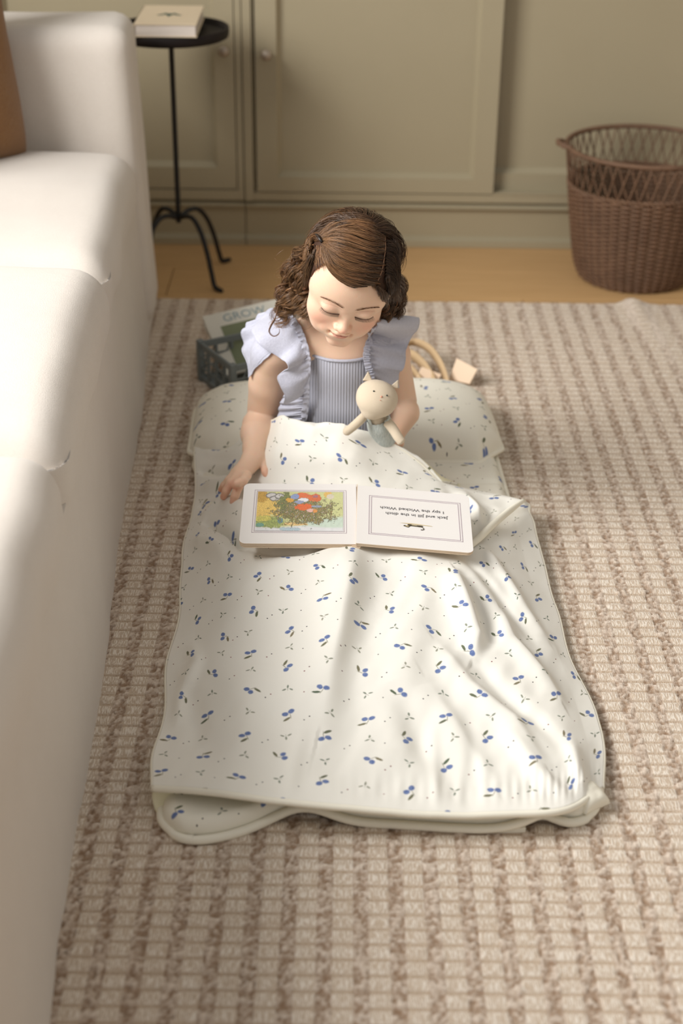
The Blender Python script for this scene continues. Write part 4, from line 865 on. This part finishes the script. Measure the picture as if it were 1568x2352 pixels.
for xv in np.linspace(-0.064, 0.058, 90):
    m_ = (np.abs(Vb[:, 0]-xv) < 0.003) & (Vb[:, 1] < 2.42) & snap; 
    if m_.any(): k = np.argmax(np.where(m_, Vb[:, 2], -9)); edge_pts.append(Vb[k])
edge_pts = np.array(edge_pts); ker = np.ones(7)/7; ep = np.stack([np.convolve(np.pad(edge_pts[:, k], 3, 'edge'), ker, 'valid') for k in range(3)], 1)
B().tube(ep+np.array([0, -0.001, 0.0005])-GO, [0.0028]*len(ep), 8, flat=1.0).build('neck_binding', CREPE, girl, smooth=True)
def hit(px, py, Y, off):
    """point at depth Y on the pixel's ray, brought in front of the body where the body is nearer"""
    P = aty(px, py, Y); o = np.array([0, 0, CH]); d = P-o; L = np.linalg.norm(d); d /= L; ts = np.arange(L-0.16, L+0.02, 0.001)
    q = np.round((o+ts[:, None]*d-sk.lo)/sk.h).astype(int); ok = ((q >= 0) & (q < sk.n)).all(1); v = np.full(len(ts), .03); v[ok] = sk.D[q[ok, 0], q[ok, 1], q[ok, 2]]
    w = np.where(v < off)[0]; return o+d*min(L, ts[w[0]]) if len(w) else P
def outside(G_, gap):
    """keep cloth at least gap in front of the skin"""
    P = G_.reshape(-1, 3).copy()
    for _ in range(4):
        q = np.clip(np.round((P-sk.lo)/sk.h).astype(int), 1, sk.n-2); D_ = sk.D; a, b, c = q.T; v = D_[a, b, c]
        g_ = np.stack([D_[a+1, b, c]-D_[a-1, b, c], D_[a, b+1, c]-D_[a, b-1, c], D_[a, b, c+1]-D_[a, b, c-1]], 1); g_ /= np.linalg.norm(g_, axis=1)[:, None]+1e-6
        P += g_*np.clip(gap-v, 0, .02)[:, None]
    return P.reshape(G_.shape)
def ruffle(name, seam, outer, waves, amp, n=260, m=26, ph=0.0, lift=0.004, droop=0.0, sharp=1.0, noise_s=9.0, thick=0.0010, sub=None):
    """cloth between a gathered seam and a free edge; pleats open towards the edge"""
    A_ = cr([hit(*p, .0045) for p in seam], n); O_ = cr([hit(*p, .006) for p in outer], n); t = np.linspace(0, 1, n)[:, None]; s = np.linspace(0, 1, m)[None]
    G_ = A_[:, None]*(1-s[..., None])+O_[:, None]*s[..., None]; T = np.gradient(A_*.5+O_*.5, axis=0); D_ = O_-A_; Nn = np.cross(T, D_); Nn /= np.linalg.norm(Nn, axis=1)[:, None]+1e-9
    cam_dir = np.array([0, 0, CH])-A_.mean(0); 
    if (Nn@cam_dir).mean() < 0: Nn = -Nn
    tw = t+0.012*np.sin(t*17+ph)+0.02*(vnoise(t, t*0, noise_s, 4)-0.5)
    w1 = np.sin(2*np.pi*waves*tw+ph)*(s**0.9); w2 = np.sin(2*np.pi*waves*2.7*tw+ph*2+1)*np.exp(-((s-.12)/.22)**2)*0.35
    w3 = (vnoise(t*noise_s*1.3, s*2.0, 1.0, 6)-0.5)*0.8*s
    G_ = G_+Nn[:, None]*((amp*(w1+w2+w3)+lift*np.sin(np.pi*np.clip(s*0.8, 0, 1)))[..., None]); G_[..., 2] -= droop*s**2
    G_ = outside(G_, .0030); o = gridmesh(name, G_-GO, CREPE, girl); md = o.modifiers.new('s', 'SOLIDIFY'); md.thickness = thick; md.offset = 0
    hemp = G_[::3, -1]-GO; B().tube(hemp, 0.00095, 5).build('ruffle_hem', CREPE, o, smooth=True); return G_
def frill(name, seam, wd, waves, side, n=520, m=9, amp=0.0022):
    A_ = cr([hit(*p, .0060) for p in seam], n); T = np.gradient(A_, axis=0); T /= np.linalg.norm(T, axis=1)[:, None]; out = np.array([0, -0.8, 0.6])[None]; out = out-T*(out*T).sum(1)[:, None]; out /= np.linalg.norm(out, axis=1)[:, None]
    sd = np.cross(T, out)*side; s = np.linspace(-0.35, 1, m)[None]; t = np.linspace(0, 1, n)[:, None]
    tw = t+0.010*np.sin(t*31)+0.016*(vnoise(t, t*0, 22, 3)-0.5); wv_ = np.sin(2*np.pi*waves*tw)
    G_ = A_[:, None]+sd[:, None]*((s*wd*(1+0.15*np.sin(2*np.pi*waves*tw*.5)))[..., None])+out[:, None]*((amp*wv_*np.abs(s)**0.6+0.0022)[..., None])+T[:, None]*((amp*0.9*np.cos(2*np.pi*waves*tw)*s)[..., None])
    o = gridmesh(name, G_-GO, CREPE, girl); md = o.modifiers.new('s', 'SOLIDIFY'); md.thickness = 0.0009; md.offset = 0
seamL = [(640, 716, 2.475), (660, 722, 2.45), (676, 736, 2.425), (690, 758, 2.400), (703, 793, 2.376), (710, 835, 2.362), (707, 880, 2.360), (706, 924, 2.366), (702, 965, 2.375)]
outL1 = [(618, 716, 2.47), (598, 738, 2.455), (577, 752, 2.43), (585, 775, 2.405), (598, 795, 2.385), (622, 808, 2.372), (644, 822, 2.365), (656, 834, 2.350), (655, 848, 2.355), (638, 866, 2.350), (644, 884, 2.352), (653, 900, 2.358), (650, 926, 2.366)]
ruffle('shoulder_ruffle', [(640, 716, 2.475), (660, 722, 2.45), (676, 736, 2.425), (690, 758, 2.400), (703, 793, 2.376), (710, 835, 2.362), (708, 870, 2.358), (700, 905, 2.365)], outL1, 3.4, 0.0055, ph=1.2, lift=0.006)
ruffle('shoulder_ruffle', [(640, 712, 2.49), (655, 718, 2.475), (668, 728, 2.46), (676, 742, 2.445), (680, 760, 2.43)], [(600, 722, 2.50), (575, 742, 2.49), (558, 758, 2.475), (560, 800, 2.465), (572, 868, 2.46)], 4.0, 0.0035, ph=0.4, lift=0.002)
ruffle('side_ruffle', [(706, 900, 2.364), (704, 925, 2.366), (702, 945, 2.370), (700, 968, 2.376)], [(655, 905, 2.385), (646, 925, 2.395), (641, 950, 2.40), (640, 972, 2.405)], 4.5, 0.0030, ph=.3, lift=0.004)
frill('gathered_frill', seamL, 0.0085, 24, 1)
seamR = [(868, 750, 2.425), (852, 772, 2.400), (840, 798, 2.378), (838, 823, 2.366), (843, 848, 2.360), (850, 872, 2.362)]
outR = [(905, 728, 2.48), (932, 731, 2.46), (957, 735, 2.44), (954, 752, 2.425), (944, 775, 2.41), (933, 798, 2.395), (927, 812, 2.385), (931, 824, 2.380), (926, 840, 2.382), (914, 848, 2.388), (915, 868, 2.390), (914, 890, 2.392)]
ruffle('shoulder_ruffle', [(900, 716, 2.475), (884, 724, 2.45), (868, 742, 2.425), (856, 765, 2.404), (842, 795, 2.380), (839, 820, 2.368), (844, 842, 2.362), (850, 860, 2.364)], outR, 3.6, 0.0050, ph=2.4, lift=0.005)
frill('gathered_frill', seamR, 0.0085, 20, -1)

# ---------------------------------------------------------------- hair
HAIR = M('brown_hair', (72, 46, 30), 0.30, 0.5); HAIR.color(HAIR.attr()); HAIR.b.inputs['Anisotropic'].default_value = 0.4; HAIRM = HAIR.m
rh = np.random.RandomState(11)
CC, CRD = np.array([0, -.004, .030]), np.array([.0725, .077, .0775])
def shell(px, py, lift=0.006, back=False):
    """point on the skull, raised by lift, seen at photo pixel px, py"""
    d = _fw*FPX + _rt*(px-784) + _up*(1176-py); o = to_head(np.array([0, 0, CH]))-CC; dl = HR@d; R = CRD+lift; a = (dl/R)@(dl/R); b = 2*(o/R)@(dl/R); c = (o/R)@(o/R)-1; D_ = b*b-4*a*c
    if D_ < 0: t = -b/(2*a); q = o+dl*t; q = q/np.linalg.norm(q/R)
    else: t = (-b+(1 if back else -1)*math.sqrt(D_))/(2*a); q = o+dl*t
    return HO+(q+CC)@HR
SV, SF, SC = [], [], []; nvert = 0
def strands(P, n, spread, r=0.00042, curl=0.0, cw=10.0, cph=None, col=(66, 42, 27), var=0.35, tips=0.3, seg=None, w_end=None, hl=0.25):
    """n hairs following guide P (k,3), scattered in its cross-section; curl adds a shared helix"""
    global nvert
    P, T, A_, Bn = frames(P); k = len(P); t = np.linspace(0, 1, k); w_end = spread if w_end is None else w_end; sp_ = (spread+(w_end-spread)*t)*np.clip(0.30+t*3.5, 0, 1)
    cph = rh.rand()*6.28 if cph is None else cph
    if curl: env = np.clip(t*3.0, 0, 1); a = cph+2*np.pi*cw*t; P = P+A_*(curl*env*np.cos(a))[:, None]+Bn*(curl*env*np.sin(a))[:, None]; P, T, A_, Bn = frames(P)
    ang = rh.rand(n)*6.28; rad = np.sqrt(rh.rand(n)); o1 = rad*np.cos(ang); o2 = rad*np.sin(ang); fr_ = rh.rand(n)*6.28; am = rh.rand(n)
    wob1 = np.sin(t[None]*(5+6*am[:, None])+fr_[:, None])*0.35; wob2 = np.cos(t[None]*(4+7*am[:, None])+fr_[:, None]*1.7)*0.35
    C1 = (o1[:, None]+wob1)*sp_[None]; C2 = (o2[:, None]+wob2)*sp_[None]; ends = 1-tips*rh.rand(n)
    Q = P[None]+A_[None]*C1[..., None]+Bn[None]*C2[..., None]
    ti = t[None]*ends[:, None]*(k-1); i0 = np.clip(ti.astype(int), 0, k-2); fr2 = (ti-i0)[..., None]; ar = np.arange(n)[:, None]; Q = Q[ar, i0]*(1-fr2)+Q[ar, i0+1]*fr2
    Rr = r*(1-0.75*t**3); th3 = np.arange(3)*2*np.pi/3
    V3 = Q[:, :, None]+Rr[None, :, None, None]*(A_[None, :, None]*np.cos(th3)[None, None, :, None]+Bn[None, :, None]*np.sin(th3)[None, None, :, None])
    V3 = V3.reshape(-1, 3); i, j, l = np.meshgrid(np.arange(n), np.arange(k-1), np.arange(3), indexing='ij'); b0 = (i*k+j)*3; l2 = (l+1) % 3
    SF.append((np.stack([b0+l, b0+l2, b0+3+l2, b0+3+l], -1).reshape(-1, 4)+nvert)); SV.append(V3)
    base = np.array(lin(col)); gold = np.array(lin((164, 124, 84))); mixv = np.clip(hl*rh.rand(n)**1.5+0.0, 0, 1)[:, None, None]+((0.10+hl*0.45)*t**2)[None, :, None]; br_ = (1+var*(rh.rand(n)-0.5)*2)[:, None, None]
    c3 = (base*(1-mixv)+gold*mixv)*br_; SC.append(np.repeat(c3[:, :, None], 3, 2).reshape(-1, 3)); nvert += len(V3)
def lock(pts, n, spread, lift=0.006, m=26, **kw):
    P = []
    for k_, p in enumerate(pts):
        if len(p) == 2: P.append(shell(p[0], p[1], lift if k_ else 0.0050))
        elif p[2] < 1: P.append(shell(p[0], p[1], p[2]))
        else: P.append(aty(*p))
    strands(cr(P, m), n, spread, **kw)
# scalp base under the locks, open over the face
facepoly = [(700, 700), (703, 668), (710, 645), (722, 622), (745, 606), (760, 618), (785, 640), (815, 650), (845, 655), (866, 664), (876, 690), (880, 740), (880, 900), (690, 900)]
def pix(P):
    d = np.asarray(P)-np.array([0, 0, CH]); z = d@_fw; return 784+FPX*(d@_rt)/z, 1176-FPX*(d@_up)/z
def inpoly(x, y, poly):
    r = np.zeros(x.shape, bool); n = len(poly)
    for i in range(n):
        (x1, y1), (x2, y2) = poly[i], poly[(i+1) % n]; c = ((y1 > y) != (y2 > y)) & (x < (x2-x1)*(y-y1)/(y2-y1+1e-9)+x1); r ^= c
    return r
th_, ph_2 = np.meshgrid(np.linspace(0, np.pi, 140), np.linspace(0, 2*np.pi, 240), indexing='ij'); dirs = np.stack([np.sin(th_)*np.cos(ph_2), np.sin(th_)*np.sin(ph_2), np.cos(th_)], -1)
Gh = HO+(CC+dirs*(CRD+0.0042))@HR; px_, py_ = pix(Gh.reshape(-1, 3)); nrm = (dirs/(CRD))@HR; fac = (nrm.reshape(-1, 3)*(np.array([0, 0, CH])-Gh.reshape(-1, 3))).sum(1) > -0.05
bad = (inpoly(px_, py_, facepoly) & fac) | ((dirs.reshape(-1, 3)[:, 2] < -0.45)) | ((dirs.reshape(-1, 3)[:, 1] > 0.55) & (dirs.reshape(-1, 3)[:, 2] < 0.25))
Fh = gridF(140, 240); Fh = Fh[~bad[Fh].any(1)]
hair = empty('hair'); hair.parent = girl
cap = mesh('scalp_hair', Gh.reshape(-1, 3)-GO, Fh, M('scalp_hair', (62, 40, 27), 0.6).m, hair)
Q0 = (738, 551)
sw = [ [(884,566),(850,566),(800,548),(765,543),(740,548)], [(884,578),(850,575),(800,560),(766,551),(741,550)], [(882,592),(845,588),(798,574),(765,561),(741,553)], [(881,606),(842,602),(795,588),(764,572),(742,556)],
 [(878,620),(840,616),(795,604),(764,586),(743,560)], [(874,634),(838,630),(795,620),(765,600),(744,564)], [(868,646),(836,642),(797,634),(767,614),(752,590),(742,566)], [(860,652),(828,650),(795,642),(770,626),(753,602),(741,568)],
 [(846,653),(815,652),(786,640),(764,620),(750,598),(739,568)], [(885,556),(855,548),(815,535),(775,532),(741,546)], [(884,545),(855,535),(815,522),(775,524),(738,545)], [(880,534),(850,522),(810,511),(770,516),(735,543)],
 [(876,526),(846,512),(806,503),(765,510),(732,540)], [(868,520),(835,506),(795,502),(757,512),(729,538)]]
for k, L in enumerate(sw):
    lock(L, 130, 0.0056, 0.0075, w_end=0.0030, col=(50, 34, 23) if k < 8 else (72, 52, 38), hl=0.34, r=.00034, tips=.05)
for k in range(40):
    L = sw[k % len(sw)]; j = rh.randn(2)*3; lock([(a+j[0], b+j[1]+rh.randn()*2) for a, b in L], 16, 0.0022, 0.0110, col=(96, 64, 42), hl=.5, r=.00036, tips=.1)
# crown and back
for q in range(13):
    a = q/12; L = [(870-a*8, 520+2*a), (835-a*10, 503-a*2), (790-a*14, 499+a*2), (748-a*12, 512+a*8), (720-a*8, 540+a*12)]
    lock(L, 70, 0.006, 0.0085-0.001*q/12, col=(60, 40, 28), hl=.2)
# right of the parting
for q in range(12):
    a = q/11; L = [(886-2*a, 553+a*82), (898+4*(1-a), 566+a*80), (908-a*2, 600+a*60), (910-a*6, 640+a*36), (902, 676+a*12)]
    lock(L, 120, 0.0058, 0.0060, col=(46, 31, 22), hl=.16, r=.00036)
for q in range(5): lock([(880+q*3, 522+q*4), (896+q*3, 540+q*5), (908+q, 575+q*5), (912, 620+q*4)], 60, .005, .0055, col=(48, 31, 21), hl=.14)
# back of the head, combed down from the crown
for q in range(26):
    a = (q/25-.5)*2.6; P = []
    for tt in np.linspace(0, 1, 6):
        el = 1.45-tt*2.0; dv = np.array([math.sin(a)*math.cos(el), -math.cos(a)*math.cos(el), math.sin(el)]); P.append(HO+(CC+dv*(CRD+.0065))@HR)
    strands(cr(P, 22), 60, .0085, col=(58, 38, 26), hl=.2)
for q in range(9):
    a = q/8; lock([(724-10*a, 572+12*a, .007), (716-8*a, 594+10*a, .007), (709-6*a, 618+8*a, .0065), (703-5*a, 645+4*a, .007), (698, 668, 2.34)], 60, .0042, col=(58, 40, 28), hl=.3, r=.00032)
for q in range(4): lock([(888, 628+8*q), (894+q, 650+6*q, .007), (897, 676, 2.33), (894, 704, 2.33), (888, 730, 2.335)], 80, .0048, m=30, curl=.003, cw=1.4, col=(48, 33, 24), hl=.25, r=.00034)
PT = M('parting_skin', (136, 102, 78), 0.6).m
B().tube(cr([shell(a, b, .0062) for a, b in [(883, 540), (885, 566), (882, 592), (877, 620), (867, 646)]], 30)-GO, 0.0010, 6).build('parting', PT, hair, smooth=True)
# twist at the clip
for q in range(9):
    a = q/8; lock([(742+4*a, 548+6*a), (729-3*a, 541+5*a), (715-4*a, 548+7*a), (707-3*a, 570+6*a), (700-2*a, 600)], 60, 0.0045, 0.010-0.004*a, col=(84, 56, 38), hl=.5, r=.0004)
CLIP = M('dark_clip', (34, 26, 24), 0.35, 0.5).m
B().tube(np.array([shell(726, 538, .013), shell(732, 546, .0145), shell(739, 556, .013)])-GO, 0.0022, 8).build('hair_clip', CLIP, girl, smooth=True)
for q in range(26):
    a = rh.rand(); x0 = 741-20*a+rh.randn()*1.5; y0 = 562+14*rh.rand(); lock([(x0, y0), (x0-2+6*(0.5-a), y0+24), (x0-1+10*(0.5-a), y0+46+10*rh.rand())], 7, 0.0022, 0.0040, m=12, col=(120, 84, 58), hl=.5, r=.00028, tips=.5)
# ringlets, left mass
ring_L = [ [(716,556,.008),(700,580,.008),(690,620,2.36),(682,665,2.35),(676,708,2.35)], [(712,560,.007),(693,590,2.37),(676,635,2.36),(664,680,2.355),(655,722,2.35)], [(708,566,.006),(684,600,2.38),(664,650,2.375),(650,700,2.37),(640,742,2.36)],
 [(706,575,.005),(680,612,2.39),(656,662,2.385),(640,705,2.38),(630,752,2.365)], [(712,575,.008),(698,612,2.35),(692,650,2.34),(690,690,2.335),(694,724,2.335)], [(716,566,.010),(706,600,2.34),(700,640,2.33),(696,680,2.325),(700,716,2.33)],
 [(704,570,.004),(676,600,2.41),(655,640,2.41),(645,690,2.40),(650,735,2.39)], [(704,562,.004),(682,585,2.42),(664,620,2.43),(652,665,2.42),(642,700,2.41)], [(710,556,.006),(690,574,2.39),(674,604,2.38),(668,650,2.37),(672,700,2.36),(664,740,2.355)],
 [(706,590,.006),(692,622,2.37),(678,660,2.36),(668,695,2.35),(652,728,2.35),(634,760,2.355)], [(712,600,.006),(700,636,2.35),(688,668,2.34),(680,700,2.34),(684,730,2.34)], [(704,600,.004),(686,640,2.38),(670,680,2.37),(662,716,2.36),(648,748,2.355)],
 [(706,600,.008),(700,640,2.325),(700,690,2.32),(704,722,2.325),(700,748,2.33)], [(708,590,.008),(702,650,2.33),(696,700,2.33),(698,735,2.335)], [(716,580,.010),(708,612,2.33),(702,650,2.325),(705,690,2.32),(708,712,2.325)], [(700,610,2.40),(672,655,2.40),(656,700,2.39),(650,730,2.38),(640,744,2.38)] ]
for k, L in enumerate(ring_L):
    dark = (70, 49, 34) if k % 3 else (88, 62, 42)
    lock(L, 95, 0.0066, m=50, curl=0.0072+0.003*rh.rand(), cw=2.2+1.4*rh.rand(), w_end=0.0046, col=dark, hl=.55, r=.00031, tips=.3)
    lock([(p[0]+rh.randn()*5, p[1]+rh.randn()*3)+tuple(p[2:]) for p in L], 16, 0.0016, m=64, curl=0.0085, cw=4.5+1.5*rh.rand(), w_end=0.0012, col=(112, 76, 50), hl=.6, r=.00038, tips=.15)
lock([(640,700,2.37),(632,730,2.36),(622,748,2.352),(618,762,2.348),(628,772,2.345),(640,766,2.345),(640,752,2.348),(630,748,2.35)], 14, 0.0010, m=40, col=(126, 84, 58), hl=.5, r=.00036)
# right mass
ring_R = [ [(903,660,.006),(906,690,2.36),(905,718,2.36),(900,742,2.36)], [(908,645,.006),(914,680,2.37),(914,710,2.37),(905,745,2.365)], [(896,665,.006),(893,695,2.33),(890,722,2.33),(885,748,2.34)], [(909,630,.004),(918,665,2.38),(920,700,2.38),(914,735,2.38)],
 [(890,670,.006),(886,700,2.32),(884,722,2.32),(890,745,2.33)], [(900,655,.008),(900,690,2.34),(896,720,2.34),(892,752,2.345)], [(911,620,.003),(920,655,2.40),(922,690,2.40),(915,720,2.40)], [(905,670,.006),(908,700,2.39),(902,730,2.39),(897,745,2.39)], [(882,682,.007),(882,705,2.31),(880,728,2.315),(882,742,2.32)] ]
for k, L in enumerate(ring_R):
    lock(L, 95, 0.0068, m=42, curl=0.0046+0.002*rh.rand(), cw=2.0+1.4*rh.rand(), w_end=0.0048, col=(54, 37, 26), hl=.32, r=.00033, tips=.3)
    lock([(p[0]+rh.randn()*4, p[1]+rh.randn()*3)+tuple(p[2:]) for p in L], 10, 0.0014, m=54, curl=0.0070, cw=3.6, w_end=0.001, col=(96, 58, 36), hl=.4, r=.00036, tips=.15)
for q in range(6): lock([(914,650,.004),(922+3*q*.6,668,2.37),(928+q*.5,684,2.37),(922-q,694,2.365),(918+q,706,2.365),(924,722+q*3,2.37)], 4, 0.0010, m=30, col=(70, 44, 28), hl=.4, r=.00028)
# hair falling over the edge of the cheek on the right, and fine hair along the brow line
for q in range(8):
    a = q/7; lock([(866+12*a, 656+8*a, .007), (874+8*a, 676+4*a, .007), (880+6*a, 700, 2.315), (880+6*a, 724, 2.32), (874+8*a, 744, 2.325)], 40, .0034, m=30, curl=.0028, cw=1.5, w_end=.003, col=(54, 34, 23), hl=.25)
for q in range(60):
    a = rh.rand(); x0 = 846+34*a; y0 = 650+26*a**1.5; lock([(x0-4, y0-8), (x0+4, y0+2, .0035), (x0+10, y0+14+6*rh.rand(), .0025)], 3, .0016, m=8, col=(104, 72, 50), hl=.4, r=.00024, tips=.5)
# flyaway hairs
for q in range(70):
    a = rh.rand()*math.pi*1.05+math.pi*0.02; x0 = 806-100*math.cos(a); y0 = 612-106*math.sin(a); t_ = rh.randn()*14
    lock([(x0, y0, .004), (x0-14*math.cos(a)*rh.rand()+t_*.3, y0-9*math.sin(a)*rh.rand(), 2.36+.06*rh.rand()), (x0-18*math.cos(a)*rh.rand()+t_, y0-10*rh.rand(), 2.36+.06*rh.rand())], 1, .0001, m=12, col=(120, 88, 60), hl=.4, r=.00013)
for q in range(60):
    x0 = 690-50*rh.rand(); y0 = 590+150*rh.rand(); dx = rh.randn(3)*9; lock([(x0+8, y0-18, 2.37), (x0+dx[0], y0, 2.365), (x0-6+dx[1], y0+12, 2.36), (x0-10+dx[2], y0+22+rh.randn()*6, 2.36)], 2, .0006, m=16, curl=.003, cw=1.5, col=(118, 80, 54), hl=.4, r=.00016)
mesh('hair_strands', np.vstack(SV)-GO, np.vstack(SF), HAIRM, hair, True, col=np.vstack(SC))['kind'] = 'stuff'

# ---------------------------------------------------------------- stuffed cat in her arm
TL = linen('toy_linen', (226, 212, 190), (212, 196, 172), 1400, 0.0004, 0.2)
toy = empty('stuffed_cat', tuple(aty(868, 965, 2.335))); TO_ = np.array(toy.location); tag(toy, 'cream linen stuffed cat in grey knit overalls held in the girl\'s left arm', 'stuffed toy')
TA = math.radians(-17); tX = _rt*math.cos(TA)+_up*math.sin(TA); tU = -_rt*math.sin(TA)+_up*math.cos(TA); tF = -_fw; TR_ = np.stack([tX, tF, tU])
tc = aty(866, 912, 2.312)
def tp(x, f, u): return tc+x*tX+f*tF+u*tU
tf = Field(tc-0.055, tc+0.055, 0.0014)
tf.ell(tc, (.0355, .027, .0290), .01, TR_); tf.ell(tp(0, .004, -.012), (.029, .024, .022), .012, TR_); tf.ell(tp(-.003, .0, -.030), (.014, .013, .010), .008, TR_)
Vt, Ft = tf.surface(); Vt = relax(Vt, Ft, 2); th_o = mesh('head', Vt-TO_, Ft, TL, toy)
for s, (x0, u0) in ((-1, (-.0235, .0225)), (1, (.0215, .0235))):
    b = B(); P = [tp(x0-.0085, -.002, u0-.003), tp(x0+.0085, -.002, u0+.001), tp(x0+s*.004, .001, u0+.0155)]; Pm = [tp(x0-.006, .003, u0-.002), tp(x0+.006, .003, u0+.001), tp(x0+s*.0035, .003, u0+.0125)]
    Q = [np.array(p)-tF*.004 for p in P]; A3 = P+Q+Pm; b.add(np.array(A3)-TO_, [(0, 1, 2), (5, 4, 3), (0, 3, 4, 1), (1, 4, 5, 2), (2, 5, 3, 0)]); b.build('ear', TL, toy, bevel=0.0022, seg=3)
DK = M('toy_thread', (38, 52, 48), 0.5).m; PK = M('toy_pink', (206, 150, 128), 0.8).m
def toy_spot(x, u, rx, ru, mat, name):
    f0 = max(((to[1]) for to in ((Vt-tc)@TR_.T) if abs(to[0]-x) < .0022 and abs(to[2]-u) < .0022), default=.027); bm_ = B().lathe([(0, .0012), (.7, .0009), (1, 0.0), (1, -.002)], 12)
    V_ = np.array(bm_.V); W_ = tp(x, f0, u)+V_[:, :1]*rx*tX+V_[:, 1:2]*ru*tU+V_[:, 2:3]*tF; B().add(W_-TO_, bm_.F).build(name, mat, toy, smooth=True)
toy_spot(-.0084, .0056, .0014, .0014, DK, 'eye'); toy_spot(.0148, .0053, .0014, .0014, DK, 'eye'); toy_spot(.0066, .0002, .0017, .0019, PK, 'nose'); toy_spot(.0066, -.0060, .0016, .0007, PK, 'mouth')
bf = Field(aty(880, 985, 2.33)-0.075, aty(880, 985, 2.33)+0.075, 0.0015)
n0, n1b, n2b = aty(862, 948, 2.322), aty(872, 975, 2.330), aty(880, 1008, 2.338)
bf.cone(n0, n1b, .0150, .0185, .006); bf.cone(n1b, n2b, .0185, .0200, .006)
Vt2, Ft2 = bf.surface(); mesh('torso', relax(Vt2, Ft2, 2)-TO_, Ft2, TL, toy)
for P, r in (([(842, 950, 2.318), (826, 966, 2.305), (808, 982, 2.300), (790, 996, 2.300)], [.0075, .0078, .0075, .0070]), ([(888, 968, 2.312), (902, 985, 2.300), (914, 1004, 2.290), (925, 1018, 2.285)], [.0085, .0085, .0082, .0075])):
    L = cr([aty(*p) for p in P], 24); rr_ = np.interp(np.linspace(0, 1, 24), np.linspace(0, 1, 4), r); rr_[-1] *= .45; rr_[-2] *= .8; rr_[0] *= .5; B().tube(L-TO_, rr_, 16).build('arm', TL, toy, smooth=True)
KN = M('grey_knit', (190, 200, 196), 0.95, 0.1, sheen=0.3); kx, ky, kz = KN.xyz(); KN.color(KN.mix(KN.noise(420, 2, st=(1, 1, .25)), (150, 162, 160), (216, 220, 214))); KN.bump(KN.noise(380, 2, st=(1, 1, .3)), 0.0015); KNIT = KN.m
kf = Field(aty(880, 985, 2.33)-0.075, aty(880, 985, 2.33)+0.075, 0.0015); kf.cone(aty(867, 962, 2.326), n1b, .0186, .0208, .006); kf.cone(n1b, aty(880, 1004, 2.338), .0208, .0222, .006)
Vk, Fk = kf.surface(); Vk = relax(Vk, Fk, 2); ax_ = (n2b-n0)/np.linalg.norm(n2b-n0); hk = (Vk-n0)@ax_; kp = hk > .011; Fk = Fk[kp[Fk].all(1)]; mesh('overalls', Vk-TO_, Fk, KNIT, toy)
for P in ([(851, 975, 2.312), (846, 962, 2.305), (841, 950, 2.308), (842, 942, 2.320)], [(884, 968, 2.308), (892, 962, 2.306), (888, 955, 2.316)]):
    B().tube(cr([aty(*p) for p in P], 20)-TO_, .0032, 8, flat=.6).build('strap', KNIT, toy, smooth=True)
print('hair verts', nvert, 'skin', len(V))
